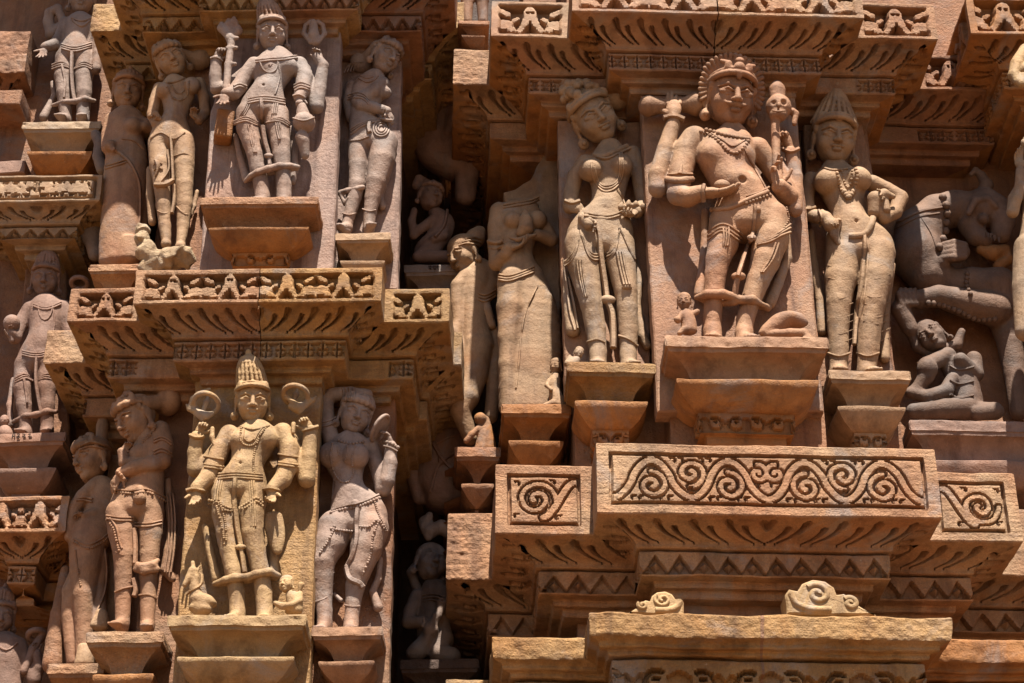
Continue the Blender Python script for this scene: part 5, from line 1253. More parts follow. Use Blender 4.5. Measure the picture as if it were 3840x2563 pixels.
def s7():
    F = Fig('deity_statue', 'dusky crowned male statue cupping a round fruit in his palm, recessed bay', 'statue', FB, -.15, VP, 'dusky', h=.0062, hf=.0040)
    F.torso([(106, 686, 18, 17, 0), (108, 700, 40, 26, 0), (108, 725, 44, 30, 0), (103, 760, 34, 28, -2), (97, 785, 34, 29, -5), (88, 812, 42, 30, 0), (83, 840, 46, 30, 0)], n=16)
    F.limb([(57, 840, 25, 0), (52, 890, 22, -3), (55, 930, 17, -3), (60, 990, 15, 2), (60, 1010, 14, 2)]); F.limb([(105, 840, 26, 0), (108, 890, 22, -3), (108, 930, 17, -3), (108, 990, 15, 2), (108, 1010, 14, 2)])
    F.foot_at(60, 992, 13, 0, -10); F.foot_at(108, 992, 13, 0, 10)
    F.limb([(68, 708, 18, 0), (50, 740, 17, 0), (35, 775, 15, -10), (28, 765, 12, -22)]); F.hand(26, 778, -22, -.2, .9, -.2, (0, -.4, .8), 38, (30, 35, 38, 40), side=-1); F.ball(27, 742, 19, -25, 3, sq=(1, 1, 1.1), to=F.ext('fruit'))
    F.limb([(148, 706, 19, 0), (160, 760, 17, 2), (158, 810, 15, 0)]); F.limb([(150, 715, 15, 15), (180, 720, 14, 18), (182, 690, 12, 10), (178, 668, 11, 5)])
    F.loop(F.ext('lotus_ring'), 182, 650, 0, 18, 6, (1, 0, .1), .8)
    F.head(104, 648, 68, yaw=10, pitch=18, roll=0, male=True); F.crown('tall', tall=.55)
    for o in (0, 5): F.strand('necklace', [(78, 698+o), (105, 708+o), (140, 694+o)], 3)
    F.strand('necklace', [(88, 700), (92, 730), (103, 740), (116, 728), (122, 702)], 2.6); F.strand('sacred_thread', [(122, 705), (126, 750), (112, 790)], 2.2)
    for o in (0, 5, 10): F.strand('girdle', [(52, 805+o), (88, 812+o), (125, 800+o)], 2.5); F.strand('girdle', [(35, 868+o), (58, 858+o), (78, 875)], 2.5); F.strand('girdle', [(84, 876), (105, 858+o), (130, 866+o)], 2.5)
    F.strand('sash', [(84, 815, -30), (82, 870, -26), (88, 915, -18), (95, 950, -15)], 4); F.strand('sash', [(55, 870), (60, 900), (63, 925)], 3)
    g = F.ext('skirt_hem'); F.limb([(30, 968, 5, 0), (58, 955, 7, -12), (82, 952, 7, -13), (108, 945, 8, -14), (130, 946, 5, 0)], to=g)
    F.limb([(30, 870, 6, 20), (22, 930, 7, 20), (25, 975, 9, 20)], to=F.ext('side_drape'))
    F.slab([(60, 600), (150, 600), (160, 1040), (20, 1040)], -.05, .12, mat='wallred'); F.build()
    A = Fig('attendant_statuette', 'tiny worn attendant at the feet of the fruit bearing statue', 'statue', FB, -.2, VP, 'dusky', h=.006, hf=.004)
    A.head(10, 968, 24, ear=.7); A.torso([(10, 982, 7), (12, 990, 11), (14, 1000, 13)], n=5); A.build()
s7()
def s8():
    F = Fig('deity_statue', 'shadowy deity statue raising a curled lotus staff beneath the lattice course', 'statue', FB, -.12, VP, 'dusky', h=.006, hf=.004)
    F.torso([(12, 1462, 18), (12, 1478, 42), (12, 1510, 46), (10, 1550, 40), (8, 1600, 44)], n=10); F.head(2, 1420, 68, yaw=20, pitch=16); F.crown('tall', tall=.5)
    F.limb([(45, 1480, 18, 0), (60, 1530, 17, 5), (78, 1560, 16, 5), (90, 1530, 14, 0), (84, 1500, 12, -5)]); F.hand(84, 1500, -6, -.3, .9, -.1, (0, -1, 0), 36, (40, 45, 50, 55), side=1)
    g = F.ext('lotus_staff'); F.limb([(55, 1540, 10, -10), (75, 1490, 10, -8), (98, 1455, 10, -5)], to=g); F.loop(g, 84, 1458, -5, 19, 7, (1, 0, .2), .8)
    F.strand('necklace', [(-10, 1475), (15, 1495), (40, 1475)], 3); F.build()
s8()
# ------------------------------------------------------------------ left bay, lower tier
def s11():
    F = Fig('deity_statue', 'four armed golden deity statue with tall coiled crown holding two coiled lotuses', 'statue', LB, -.125, V7, 'ochre', h=.0054, hf=.0030, ped=(384, 1412, -.235))
    F.torso([(438, 375, 42, 40, 0), (440, 405, 85, 55, 4), (438, 445, 112, 70, 0), (425, 495, 98, 70, -3), (405, 545, 80, 66, -6), (390, 585, 84, 70, -10), (375, 635, 112, 74, 0), (365, 690, 128, 74, 0)], n=20)
    F.ball(368, 560, 8, -76, 5, op='s'); F.ball(365, 455, 42, -42, 22); F.ball(495, 450, 42, -42, 22)
    F.limb([(300, 700, 70, 0), (298, 790, 62, -6), (305, 880, 50, -10), (318, 960, 43, -6), (335, 1050, 40, 0), (350, 1150, 38, 6), (356, 1260, 36, 8)]); F.limb([(425, 700, 70, 0), (420, 790, 62, -8), (425, 880, 52, -12), (440, 960, 46, -6), (458, 1050, 42, 0), (474, 1150, 40, 6), (482, 1260, 38, 8)])
    F.foot_at(354, 1240, 32, 0, -8); F.foot_at(482, 1240, 32, 0, 8)
    F.limb([(318, 425, 46, 0), (280, 490, 46, 0), (250, 565, 44, -5), (215, 630, 42, -20), (170, 675, 36, -40)]); F.hand(168, 690, -42, .05, -.95, -.25, (.1, -1, -.1), 108, (14, 18, 24, 30), side=1, spread=.1)
    F.limb([(560, 418, 48, 0), (590, 490, 48, 0), (590, 570, 46, -5), (560, 635, 42, -22), (515, 680, 34, -40)]); F.hand(512, 690, -42, .05, -.9, -.3, (-.1, -1, -.1), 108, (18, 24, 30, 40), side=-1)
    F.limb([(300, 450, 40, 35), (190, 590, 38, 40), (160, 590, 36, 35), (160, 510, 36, 25), (168, 440, 33, 12)]); F.hand(172, 430, 8, .45, .85, -.25, (.4, -.9, 0), 98, (45, 50, 55, 60), side=1)
    F.limb([(590, 450, 42, 35), (660, 600, 42, 40), (672, 635, 40, 35), (680, 530, 38, 25), (690, 415, 34, 12)]); F.hand(690, 405, 8, -.55, .75, -.3, (-.3, -.9, 0), 98, (45, 50, 55, 60), side=-1)
    F.head(425, 292, 168, yaw=9, pitch=19, roll=-3, male=True, dy=-10); F.crown('tall', tall=.78, lean=-.12)
    for nm, cx, cy, e in (('lotus', 212, 285, 1), ('lotus', 622, 250, -1)):
        g = F.ext(nm+'_coil'+('' if e > 0 else ' ')); F.limb([(cx-e*80, cy+30, 10, 0), (cx-e*60, cy-20, 14, -10), (cx-e*20, cy-45, 15, -10), (cx+e*15, cy-65, 9, -5)] if e > 0 else [(cx-55, cy-40, 8, 0), (cx-40, cy+10, 12, -10), (cx, cy+40, 15, -15)], to=g)
        F.loop(g, cx, cy, -15, 58, 12, (1, 0, -.12), .88); F.limb([(cx-12, cy+30, 12, 10), (cx+2, cy-5, 15, 8), (cx+8, cy-32, 6, 5)], to=g); F.limb([(cx-e*20, cy+48, 18, -5), (cx, cy+58, 20, -8), (cx+e*25, cy+50, 14, -5)], to=g)
        for k in range(5): F.limb([(cx-e*(30-8*k), cy+42+5*k, 14, 0), (cx-e*(78-16*k), cy+22+13*k, 12, 5), (cx-e*(92-18*k), cy+5+12*k, 5, 5)], to=g)
    F.limb([(240, 400, 11, -30), (238, 440, 12, -32), (250, 480, 8, -30)], to=F.ext('lotus_stem')); F.limb([(612, 380, 12, -30), (610, 420, 10, -30)], to=F.ext('lotus_stem'))
    N = 'necklace'; F.strand(N, [(372, 400), (370, 455), (395, 478), (430, 475), (452, 440), (490, 392)], 5, True); F.strand(N, [(385, 400), (385, 445), (405, 465), (430, 460), (445, 430), (470, 395)], 4); F.strand(N, [(395, 452), (410, 462), (430, 448)], 8); F.strand(N, [(370, 392), (430, 405), (500, 388)], 5)
    F.strand('sacred_thread', [(452, 450), (435, 500), (428, 560), (432, 610)], 5, True)
    for x0, y0 in ((205, 550), (545, 540)):
        for o in (0, 12, -35): F.strand('armlet', [(x0, y0+o+15), (x0+40, y0+o+20), (x0+85, y0+o+28)], 7)
    F.strand('bracelet', [(120, 685), (160, 675), (205, 690)], 9); F.strand('bracelet', [(475, 680), (515, 672), (550, 690)], 9); F.strand('bracelet', [(140, 432), (170, 442), (200, 440)], 10); F.strand('bracelet', [(655, 412), (690, 402), (725, 392)], 10)
    G = 'girdle'
    for o in (0, 12, 24): F.strand(G, [(268, 610+o), (330, 602+o), (400, 605+o), (470, 612+o)], 6)
    for o in (0, 16): F.strand(G, [(225, 730+o), (265, 740+o*.5), (300, 760+o), (335, 770+o*.6)], 6, True); F.strand(G, [(355, 770), (390, 750+o), (440, 720+o), (470, 740+o)], 6, True)
    for dx in (0, 22): F.strand(G, [(255+dx, 740), (275+dx, 820), (290+dx*.6, 880), (295+dx*.4, 930)], 5, True)
    C = 'sash'; F.strand(C, [(345, 630), (340, 700), (342, 770)], 12); F.strand(C, [(345, 770, -62), (355, 860, -45), (370, 940, -28), (388, 1060, -20)], 12); F.ball(370, 945, 20, -32, 4, sq=(1.3, .8, .7), to=F.ext('sash_knot'))
    for dx in (-10, 0, 10): F.strand(C, [(275+dx, 640), (265+dx, 690), (262+dx, 730)], 5); F.strand(C, [(420+dx, 640), (425+dx, 740), (428+dx, 850)], 5)
    g = F.ext('skirt_hem'); F.limb([(250, 1112, 12, 5), (300, 1095, 18, -28), (340, 1085, 22, -36), (400, 1082, 18, -36), (440, 1068, 20, -40), (500, 1058, 20, -34), (546, 1075, 12, 0)], to=g); F.limb([(250, 1115, 12, 10), (330, 1105, 20, 10), (450, 1085, 20, 5), (545, 1078, 12, 10)], to=g)
    F.limb([(205, 850, 16, 50), (230, 960, 20, 55), (260, 1090, 24, 55)], to=F.ext('side_drape')); F.limb([(510, 900, 20, 55), (520, 1000, 22, 55), (520, 1080, 24, 55)], to=F.ext('side_drape'))
    F.torso([(520, 800, 40, 14, 5), (525, 850, 46, 14, 10), (535, 910, 38, 14, 10), (540, 960, 18, 12, 12)], to=F.ext('broken_club'), n=8)
    F.slab([(165, 160), (745, 150), (722, 560), (680, 1700), (50, 1700), (98, 1000)], -.045, .03, mat='ochreledge')
    F.build()
    A = Fig('seated_animal_carving', 'slender long necked animal seated upright at the foot of the golden deity', 'animal carving', LB, -.14, V7, 'ochre', h=.0045)
    A.torso([(238, 1205, 26, 34, 5), (205, 1195, 42, 40, 0), (172, 1185, 40, 38, -5), (205, 1235, 36, 36, -5), (160, 1225, 30, 32, -5)], n=11, k=12); A.limb([(168, 1170, 32, -8), (158, 1130, 25, -10), (160, 1085, 22, -12), (150, 1058, 24, -14)]); A.limb([(150, 1055, 24, -15), (132, 1085, 18, -22), (112, 1118, 13, -26)]); A.limb([(152, 1045, 12, -8), (150, 1015, 11, -5)]); A.limb([(172, 1050, 8, -5), (182, 1030, 5, -5)])
    A.strand('neck_band', [(120, 1160), (150, 1140), (190, 1115), (192, 1070)], 8); A.build()
    A = Fig('attendant_statuette', 'small crouching attendant looking up beside the golden deity', 'statue', LB, -.14, V7, 'ochre', h=.0045, hf=.003)
    A.head(580, 1122, 72, yaw=-25, pitch=-5, roll=-10, ear=.8); A.crown('hair', name='hair'); A.torso([(595, 1155, 20), (612, 1180, 34), (618, 1210, 36), (612, 1240, 40)], n=8); A.limb([(640, 1160, 16, 0), (640, 1190, 15, -15), (600, 1210, 13, -40), (560, 1210, 11, -45)]); A.limb([(620, 1230, 20, -10), (560, 1215, 16, -40), (530, 1200, 12, -45)]); A.limb([(640, 1140, 10, 10), (645, 1118, 16, 10)]); A.build()
s11()
def s12():
    F = Fig('lady_statue', 'swaying lady statue with one arm over her head, gazing into a round mirror', 'statue', LB, .05, V7, 'mauve', h=.0054, hf=.0030, ped=(714, 1438, -.055))
    F.torso([(872, 430, 36, 36, 0), (870, 465, 90, 55, 4), (855, 510, 108, 66, 0), (850, 570, 92, 64, 0), (862, 640, 68, 58, -6), (875, 690, 80, 64, -8), (900, 740, 118, 70, 0), (910, 800, 136, 74, 0), (900, 850, 140, 72, 0)], n=22)
    F.ball(787, 522, 60, -48, 10); F.ball(895, 528, 62, -52, 10); F.ball(870, 690, 7, -75, 4, op='s')
    F.limb([(805, 860, 90, 0), (780, 930, 78, -14), (748, 1010, 56, -24), (745, 1080, 50, -10), (745, 1170, 44, 4), (755, 1300, 36, 8)]); F.limb([(965, 860, 88, 0), (945, 950, 76, -8), (915, 1050, 56, -10), (895, 1120, 46, 0), (885, 1200, 37, 4), (875, 1300, 34, 8)])
    F.foot_at(755, 1285, 31, 0, -8); F.foot_at(875, 1285, 31, 0, 8)
    F.limb([(785, 455, 42, 5), (768, 380, 40, 8), (756, 275, 40, 8), (790, 245, 36, -5), (870, 240, 32, -20), (950, 245, 28, -20)]); F.hand(945, 245, -20, .6, -.6, -.3, (-.6, .3, -.5), 85, (25, 30, 30, 30), side=1)
    F.limb([(965, 480, 42, 5), (995, 570, 38, 8), (1022, 680, 38, 0), (1040, 640, 38, -20), (1055, 560, 34, -30), (1058, 480, 28, -35)]); F.hand(1058, 475, -36, -.25, .9, -.1, (-.9, -.3, 0), 95, (25, 30, 35, 40), side=-1)
    F.loop(F.ext('mirror'), 1008, 400, -55, 66, 9, (.55, 0, .83), .42, True)
    F.head(892, 352, 158, yaw=22, pitch=12, roll=10, dy=-8); F.crown('tiara')
    N = 'necklace'; F.strand(N, [(790, 470), (782, 530), (798, 600), (825, 640), (860, 645), (885, 610), (880, 540), (895, 480)], 5, True); F.strand(N, [(810, 470), (820, 520), (838, 555), (855, 530), (860, 480)], 4, True); F.strand(N, [(820, 455), (870, 470), (930, 462)], 7, True)
    F.strand('sacred_thread', [(800, 600), (795, 660), (790, 720)], 4, True)
    for y in (375, 395): F.strand('armlet', [(738, y), (772, y-8), (808, y-25)], 6)
    for x in (838, 852, 868, 888): F.strand('bracelet', [(x, 215), (x+4, 242), (x-2, 272)], 5)
    F.strand('bracelet', [(1028, 462), (1060, 470), (1090, 488)], 8, True); F.strand('bracelet', [(1025, 480), (1058, 488), (1088, 505)], 5)
    G = 'girdle'
    for o in (0, 14): F.strand(G, [(785, 775+o*.8), (850, 755+o), (920, 740+o), (1005, 705+o)], 7, o > 0)
    F.ball(895, 745, 20, -78, 4, to=F.ext('girdle_knot'))
    F.strand(G, [(800, 850), (780, 900), (735, 970)], 6, True); F.strand(G, [(785, 860), (830, 868), (880, 872)], 6, True); F.strand(G, [(915, 850), (960, 850), (1000, 820), (1030, 870)], 6, True); F.strand(G, [(1000, 830), (975, 900), (965, 980), (930, 1070)], 6, True); F.strand(G, [(985, 740), (1005, 800), (1040, 870)], 5, True)
    C = 'sash'; F.strand(C, [(905, 770), (900, 830), (902, 900), (885, 980), (855, 1040)], 13); F.strand(C, [(855, 1040), (870, 1090), (915, 1110), (930, 1130)], 14)
    for y in (930, 975, 1060, 1110): F.strand('cloth_fold', [(700, y+20), (745, y+30), (800, y)], 1.5, lift=.2)
    F.strand('anklet', [(712, 1195), (745, 1185), (790, 1160)], 5); F.strand('anklet', [(848, 1210), (885, 1218), (915, 1215)], 5)
    F.limb([(1010, 1000, 14, 45), (1000, 1090, 16, 48), (975, 1150, 18, 48), (1000, 1220, 24, 45)], to=F.ext('side_drape')); F.limb([(800, 1160, 10, 40), (830, 1190, 12, 40)], to=F.ext('side_drape'))
    F.slab([(742, 240), (1078, 245), (1070, 700), (1045, 1700), (690, 1700)], .115, .19, mat='wallred')
    F.build()
s12()
def s10():
    F = Fig('lady_statue', 'lady statue seen from behind, twisting to look over her shoulder, hair in a bun', 'statue', LB, .05, V6, 'pink', h=.0054, hf=.0030)
    F.torso([(690, 400, 40, 40, 0), (700, 440, 75, 55, 0), (690, 500, 86, 64, 0), (680, 570, 78, 62, 0), (665, 640, 88, 66, 0), (635, 710, 118, 74, 0), (622, 780, 128, 76, 0)], n=18)
    F.ball(640, 520, 48, -30, 14)
    F.limb([(552, 790, 70, -8), (558, 880, 64, -14), (568, 980, 50, -14), (566, 1080, 43, -2), (564, 1180, 38, 4), (560, 1310, 32, 8)]); F.limb([(690, 790, 66, 5), (688, 880, 56, 0), (684, 980, 46, 0), (680, 1080, 42, 8), (680, 1190, 38, 10), (674, 1320, 32, 10)])
    F.foot_at(560, 1295, 30, 0, -15); F.foot_at(674, 1305, 30, 0, 10)
    F.limb([(735, 410, 48, -10), (752, 480, 46, -20), (742, 550, 42, -40), (700, 560, 38, -65), (620, 580, 34, -75), (555, 605, 28, -75)]); F.hand(552, 608, -75, -.4, -.85, 0, (.2, .8, 0), 100, (10, 14, 18, 24), side=1)
    F.limb([(640, 560, 30, -40), (570, 560, 26, -50), (560, 510, 24, -50)]); F.hand(560, 510, -50, .5, .7, -.1, (.3, -.8, 0), 80, (35, 40, 45, 50), side=1)
    F.head(625, 372, 186, yaw=-52, pitch=26, roll=-4, dy=-10); F.crown('tiara'); F.bun(1, (.22, .74, .16), .30)
    for o in (0, 10): F.strand('necklace', [(655, 455+o), (690, 420+o), (712, 385+o)], 5, True)
    for o in (0, 14, -40, -52): F.strand('armlet', [(705, 505+o), (745, 490+o), (785, 515+o)], 6)
    F.strand('bracelet', [(540, 600), (560, 620), (575, 640)], 8, True)
    G = 'girdle'
    for o in (0, 14): F.strand(G, [(520, 680+o*.7), (600, 685+o), (680, 680+o), (760, 720+o)], 6, o > 0)
    F.limb([(640, 680, 22, -80), (640, 720, 32, -82)], to=F.ext('girdle_tassel'))
    for o in (0, 14): F.strand(G, [(490, 800+o), (550, 808+o), (610, 810+o)], 6); F.strand(G, [(615, 835+o), (680, 835+o), (740, 825+o)], 6)
    F.strand(G, [(490, 820), (520, 860), (535, 920), (545, 960)], 6, True); F.strand(G, [(505, 810), (535, 855), (548, 920), (560, 950)], 5)
    F.strand('anklet', [(528, 1150), (560, 1135), (608, 1125)], 6); F.strand('anklet', [(640, 1165), (680, 1160), (718, 1180)], 6)
    g = F.ext('skirt_hem'); F.limb([(615, 1020, 14, -20), (650, 1035, 20, -40), (700, 1025, 20, -38), (722, 1005, 12, -20)], to=g); F.limb([(620, 1045, 14, -25), (660, 1055, 18, -40), (720, 1045, 16, -30)], to=g)
    F.strand('sash', [(615, 860, -40), (620, 940, -35), (618, 1020, -30)], 12); F.strand('sash', [(612, 1090, -10), (622, 1140, -8), (615, 1170, -8)], 14)
    D = F.ext('side_drape'); F.limb([(770, 640, 16, 40), (775, 760, 20, 48), (790, 860, 22, 50), (775, 960, 24, 50), (760, 1050, 26, 50), (790, 1090, 18, 48)], to=D)
    for dx in (0, 14, 28): F.strand('drape_fold', [(765+dx, 700, 25), (775+dx, 820, 25), (770+dx, 950, 25), (755+dx, 1060, 25)], 5)
    F.build()
s10()
def s9():
    F = Fig('lady_statue', 'lady statue in profile with round hips, tucked behind the twisting lady', 'statue', LB, .30, V6, 'pink', h=.0058, hf=.0036)
    F.torso([(465, 640, 42, 40, 0), (480, 680, 75, 55, 0), (475, 740, 78, 60, 0), (455, 800, 78, 62, 0), (425, 860, 92, 70, 0), (408, 920, 100, 74, 0)], n=16)
    F.limb([(400, 940, 88, 0), (392, 1050, 74, -5), (385, 1160, 56, -8), (385, 1280, 44, 0), (385, 1420, 38, 5), (385, 1480, 34, 5)]); F.limb([(355, 1080, 46, 30), (330, 1150, 48, 30), (320, 1260, 42, 30), (330, 1380, 36, 30), (335, 1470, 32, 30)]); F.limb([(460, 1000, 40, 20), (450, 1150, 36, 25), (450, 1280, 40, 20)])
    F.limb([(440, 660, 38, -20), (385, 710, 36, -30), (345, 760, 32, -30), (325, 840, 28, -30), (318, 900, 24, -30)]); F.limb([(480, 780, 26, -30), (430, 790, 24, -50), (395, 800, 22, -55)]); F.hand(400, 800, -55, -.9, .1, 0, (0, -.3, -.9), 70, (20, 25, 30, 35), side=1)
    F.head(425, 555, 172, yaw=-50, pitch=14, roll=-3, dy=-8); F.crown('tiara'); g = F.ext('hair_knot'); F.limb([(465, 450, 30, 10), (470, 390, 30, 10), (472, 365, 26, 10)], to=g)
    F.strand('hair_band', [(370, 480), (420, 462), (480, 478)], 7); F.strand('hair_band', [(362, 500), (420, 482), (490, 500)], 6)
    for o in (0, 14): F.strand('armlet', [(350, 725+o*.4), (385, 715+o), (425, 725+o)], 6)
    for o in (0, 16): F.strand('girdle', [(338, 905+o), (400, 935+o), (470, 905+o), (495, 880+o)], 5, o > 0)
    F.strand('girdle', [(345, 960), (355, 1040), (370, 1120)], 5, True)
    F.strand('sash', [(480, 950), (490, 1050), (480, 1150), (440, 1250)], 6)
    F.slab([(500, 520), (560, 520), (580, 1400), (420, 1480)], .37, .5, mat='tan')
    F.limb([(270, 1250, 40, 60), (250, 1380, 42, 60), (240, 1480, 48, 60)], to=F.ext('trailing_drape', 'wallred')); F.limb([(300, 1050, 24, 60), (285, 1150, 30, 60), (265, 1260, 34, 60)], to=F.ext('trailing_drape', 'wallred'))
    F.build()
    A = Fig('attendant_statuette', 'tiny worn seated attendant squeezed between the two twisting ladies', 'statue', LB, .22, V6, 'tan', h=.006, hf=.004)
    A.torso([(465, 1240, 26), (465, 1270, 34), (460, 1310, 40)], n=6); A.limb([(440, 1270, 16, -10), (425, 1300, 14, -20)]); A.torso([(385, 1400, 28), (390, 1440, 40), (385, 1480, 46)], n=6); A.build()
s9()
pedestal(LB, 459, 731, 454, -.225, 'weathered pink pedestal under the cobra holding deity', 'pink', s=.95, sz=.7, mats=('pinkledge', 'rust', 'rust'))
pedestal(LB, 768, 897, 535, -.035, 'narrow pedestal under the sideways glancing lady', 'tan', s=.62, sz=.7, wall=.2)
pedestal(LB, 204, 330, 606, .18, 'rough pink base under the weathered lady at the outer corner', 'pinkledge', s=.6, sz=.7, wall=.4)
pedestal(LB, 384, 702, 1412, -.235, 'yellow ochre pedestal with a chipped rim under the golden deity', 'ochre', s=1.0, sz=.84)
pedestal(LB, 714, 879, 1438, -.055, 'dark pink pedestal under the mirror gazing lady', 'pink', s=.75, sz=.72)
pedestal(LB, 198, 376, 1449, -.065, 'orange pedestal under the lady seen from behind', 'rust', s=.8, sz=.9, mats=('pinkledge', 'rust', 'rust'))
pedestal(LB, 108, 240, 1522, .16, 'low pedestal at the corner under the round hipped lady', 'pinkledge', s=.7, sz=.8, wall=.4)
pedestal(FB, 52, 232, 280, -.16, 'dusty grey pedestal under the open palmed deity in the recessed bay', 'tan', s=.8, sz=.85, mats=('beige', 'rust', 'rust'))
PED_FRUIT = pedestal(FB, -30, 152, 994, -.27, 'grey inscribed pedestal under the fruit bearing statue', 'dusky', s=.8, sz=.85)
# ------------------------------------------------------------------ dark niche between the two bays
def niche():
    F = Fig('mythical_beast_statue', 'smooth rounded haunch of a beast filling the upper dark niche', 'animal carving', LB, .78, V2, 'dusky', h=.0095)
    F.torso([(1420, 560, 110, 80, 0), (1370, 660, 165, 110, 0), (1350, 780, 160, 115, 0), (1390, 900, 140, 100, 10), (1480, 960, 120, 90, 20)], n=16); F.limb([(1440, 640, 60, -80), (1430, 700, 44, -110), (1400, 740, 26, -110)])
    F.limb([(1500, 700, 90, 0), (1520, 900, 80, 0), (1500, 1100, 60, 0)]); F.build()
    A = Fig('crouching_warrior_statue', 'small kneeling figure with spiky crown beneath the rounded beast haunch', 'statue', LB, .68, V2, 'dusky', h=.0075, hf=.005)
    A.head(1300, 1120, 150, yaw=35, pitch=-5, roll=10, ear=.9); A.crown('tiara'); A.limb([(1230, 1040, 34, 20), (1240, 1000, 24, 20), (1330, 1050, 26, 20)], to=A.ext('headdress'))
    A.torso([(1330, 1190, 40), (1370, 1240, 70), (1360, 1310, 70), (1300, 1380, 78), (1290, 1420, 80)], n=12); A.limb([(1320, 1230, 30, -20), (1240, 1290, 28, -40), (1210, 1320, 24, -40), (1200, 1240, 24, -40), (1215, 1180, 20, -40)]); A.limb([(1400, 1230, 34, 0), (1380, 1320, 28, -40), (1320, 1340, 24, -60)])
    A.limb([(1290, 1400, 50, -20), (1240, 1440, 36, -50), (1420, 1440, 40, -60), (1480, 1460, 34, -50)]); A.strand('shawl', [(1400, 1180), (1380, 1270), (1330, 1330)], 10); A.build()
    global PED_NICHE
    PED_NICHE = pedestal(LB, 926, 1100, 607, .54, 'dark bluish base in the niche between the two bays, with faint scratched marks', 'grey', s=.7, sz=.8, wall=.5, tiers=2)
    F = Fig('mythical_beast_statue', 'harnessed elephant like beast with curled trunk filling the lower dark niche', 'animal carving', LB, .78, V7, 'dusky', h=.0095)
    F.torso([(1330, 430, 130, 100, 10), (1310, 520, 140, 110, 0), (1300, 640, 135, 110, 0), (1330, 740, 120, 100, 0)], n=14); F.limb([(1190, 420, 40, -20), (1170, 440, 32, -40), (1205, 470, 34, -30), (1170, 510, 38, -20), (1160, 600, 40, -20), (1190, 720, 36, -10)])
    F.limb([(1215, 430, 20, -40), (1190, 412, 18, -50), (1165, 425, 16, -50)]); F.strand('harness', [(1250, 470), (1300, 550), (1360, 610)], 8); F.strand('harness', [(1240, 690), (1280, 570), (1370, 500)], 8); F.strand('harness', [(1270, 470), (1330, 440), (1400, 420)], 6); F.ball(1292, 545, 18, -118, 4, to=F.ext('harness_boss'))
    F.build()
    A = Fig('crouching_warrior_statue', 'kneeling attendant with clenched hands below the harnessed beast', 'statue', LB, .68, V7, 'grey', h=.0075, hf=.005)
    A.head(1238, 1030, 155, yaw=25, pitch=-8, roll=12); A.crown('hair', name='hair')
    A.torso([(1250, 1110, 40), (1265, 1160, 78), (1265, 1220, 76), (1255, 1290, 76), (1260, 1350, 84)], n=12); A.limb([(1180, 1170, 36, 0), (1150, 1240, 34, -10), (1140, 1290, 32, -20), (1200, 1290, 28, -55), (1240, 1310, 26, -70)]); A.ball(1240, 1325, 36, -80, 6); A.limb([(1300, 1200, 20, -80), (1270, 1260, 22, -90), (1225, 1370, 20, -80), (1195, 1420, 18, -70)]); A.limb([(1290, 1200, 26, -80), (1330, 1190, 24, -60)])
    A.limb([(1180, 1140, 24, 30), (1150, 1060, 22, 30), (1165, 1030, 16, 30)]); A.limb([(1260, 1360, 60, -20), (1180, 1420, 44, -60), (1160, 1430, 36, -60)]); A.limb([(1290, 1370, 60, -10), (1270, 1430, 40, -50), (1340, 1440, 40, -50)])
    A.limb([(1215, 830, 34, 0), (1240, 870, 36, -20), (1290, 850, 34, -20), (1320, 880, 30, 0)], to=A.ext('trunk_coil')); A.limb([(1235, 800, 20, -20), (1210, 850, 22, -20), (1230, 900, 20, -20)], to=A.ext('trunk_coil'))
    for o in (0, 14, 28): A.strand('garment_fold', [(1205, 1165+o), (1250, 1158+o), (1300, 1170+o)], 5)
    A.strand('bracelet', [(1205, 1305), (1212, 1290), (1208, 1270)], 7, True); A.build()
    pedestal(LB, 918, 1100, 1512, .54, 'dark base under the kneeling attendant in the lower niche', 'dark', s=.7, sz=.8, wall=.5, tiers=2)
    # small grey beast fragment beside the recessed bay
    B = Fig('beast_fragment', 'small dark grey beast fragment wedged behind the weathered lady', 'animal carving', LB, .45, V1, 'grey', h=.006)
    B.torso([(440, 880, 50), (410, 930, 60), (395, 1000, 58), (410, 1060, 60), (430, 1120, 40), (440, 1180, 30)], n=14); B.limb([(380, 960, 26, -30), (410, 985, 24, -45), (380, 1010, 24, -40)]); B.limb([(440, 620, 26, 0), (460, 660, 30, 0), (450, 720, 28, 0), (470, 780, 30, 0)]); B.build()
    # sliver of the next lady and ledge stub at the picture's border
    S = Fig('lady_statue', 'pale lady statue raising her hands beside the jutting corner ledge', 'statue', XB, -.02, V5, 'beige', h=.006, hf=.0036)
    S.torso([(1130, 760, 40), (1130, 840, 70), (1130, 930, 66), (1130, 1020, 70), (1130, 1120, 90)], n=10); S.limb([(1085, 800, 30, 0), (1030, 900, 30, -10), (1020, 960, 28, -20), (1040, 900, 24, -40), (1060, 840, 22, -50)]); S.hand(1055, 760, -40, 0, 1, 0, (0, -1, 0), 100, (10, 14, 20, 30)); S.limb([(1055, 770, 20, -40), (1050, 860, 24, -40)])
    S.limb([(1090, 1120, 66, 0), (1080, 1300, 60, 0), (1080, 1500, 48, 0)]); S.head(1130, 690, 150); S.build()
    K = Fig('lion_statuette', 'pale paw and muzzle of a small lion resting on the upper corner ledge', 'animal carving', XB, -.25, V5, 'ochre', h=.005)
    K.torso([(1060, 330, 50), (1100, 320, 60), (1150, 310, 60)], n=6); K.limb([(1040, 300, 34, -10), (1025, 340, 26, -25), (1045, 370, 22, -35)]); K.limb([(1070, 350, 26, -30), (1060, 380, 20, -40)]); K.limb([(1080, 230, 34, 0), (1040, 290, 32, -10)]); K.build()
niche()

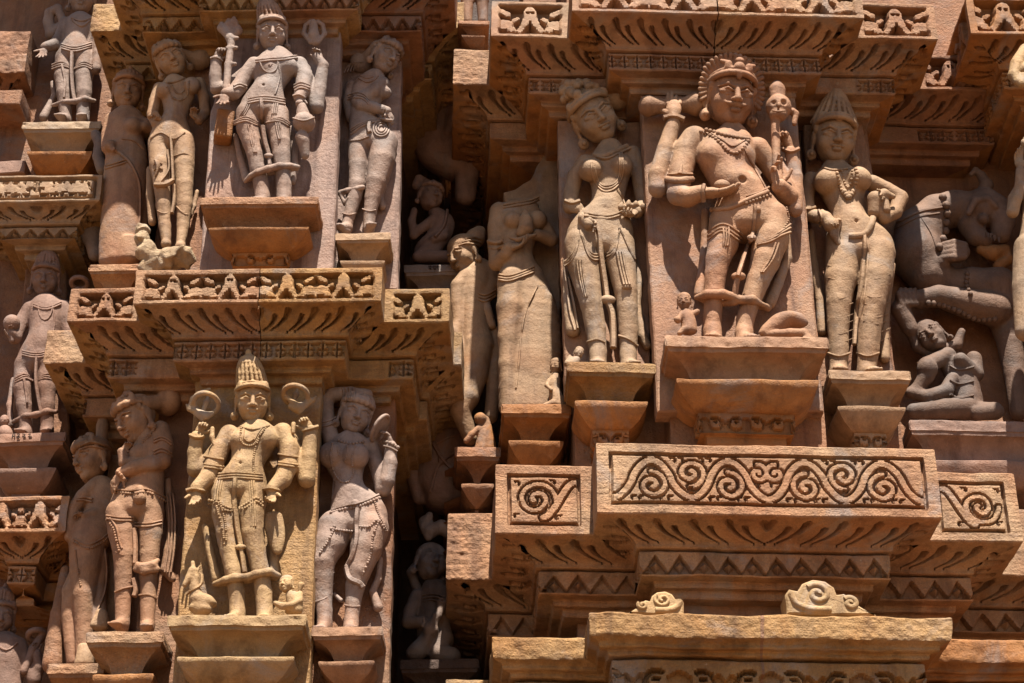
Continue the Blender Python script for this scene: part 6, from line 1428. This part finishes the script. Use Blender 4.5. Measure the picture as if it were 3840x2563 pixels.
# ------------------------------------------------------------------ faint letters scratched on two bases
def letters(ped, bay, d, x0, y0, k, glyphs):
    ms = []
    for gx, strokes in glyphs:
        for st in strokes:
            P = np.array([atP(bay, x0+(gx+a)*k, y0+b*k, d) for a, b in st]); ms.append(tube(smooth_line(P, max(4, 3*len(P))), .0022, .0022, 6))
    for v, f in ms: ped.part('inscription_stroke', v, f, 'dark', smooth=60)
G1 = [(0, [[(0, 0), (8, 0)], [(2, 0), (2, 5), (5, 7)], [(6, 0), (6, 8)]]), (10, [[(0, 0), (9, 0)], [(1, 0), (1, 4), (5, 4)], [(5, 0), (5, 8)], [(8, 0), (8, 8)]]), (20, [[(0, 0), (7, 0)], [(4, 0), (4, 8)], [(1, 3), (4, 6)]])]
letters(PED_NICHE, LB, .5385, 983, 611, .95, G1)
G2 = [(0, [[(0, 6), (1, 0), (5, 1), (4, 6)]]), (8, [[(0, 1), (5, 0), (1, 6), (6, 6)]]), (18, [[(0, 0), (5, 1), (2, 4), (6, 6)]]), (28, [[(0, 1), (4, 0), (2, 5), (7, 5)]])]
letters(PED_FRUIT, FB, -.2715, 28, 996, 1.3, G2)

# ------------------------------------------------------------------ plain courses and blocks in the recessed bay
for (x0, x1, y0, y1, d, t, lab, mt) in ((-40, 58, 368, 398, -.06, .2, 'thin plain stone course jutting just above the scroll band', 'dusky'), (96, 150, 1352, 1374, .02, .1, 'small squared stone wedged under the lattice course', 'tan'), (100, 146, 1380, 1500, .04, .08, 'upright plain stone block behind the lotus staff', 'wallred'),
                                       (-40, 50, 205, 240, -.1, .25, 'rough dark stone course beneath the broken ledge stump', 'wallred'), (60, 135, 590, 602, -.12, .2, 'narrow fillet stone resting above the fruit bearing statue', 'wallred')):
    a = atP(FB, x0, y1, d); b = atP(FB, x1, y0, d); T = Thing('stone_course', lab, 'stone block', FB, ((a[0]+b[0])/2, d+t, a[2]), 'plain stones of the recessed bay')
    v, f = plate([(a[0], a[2]), (b[0], a[2]), (b[0], b[2]), (a[0], b[2])], d, d+t, ch=.005, step=.02, rough=.004); T.part('block', v, f, mt, smooth=35)
# ------------------------------------------------------------------ deep niche wall closing the place at the back
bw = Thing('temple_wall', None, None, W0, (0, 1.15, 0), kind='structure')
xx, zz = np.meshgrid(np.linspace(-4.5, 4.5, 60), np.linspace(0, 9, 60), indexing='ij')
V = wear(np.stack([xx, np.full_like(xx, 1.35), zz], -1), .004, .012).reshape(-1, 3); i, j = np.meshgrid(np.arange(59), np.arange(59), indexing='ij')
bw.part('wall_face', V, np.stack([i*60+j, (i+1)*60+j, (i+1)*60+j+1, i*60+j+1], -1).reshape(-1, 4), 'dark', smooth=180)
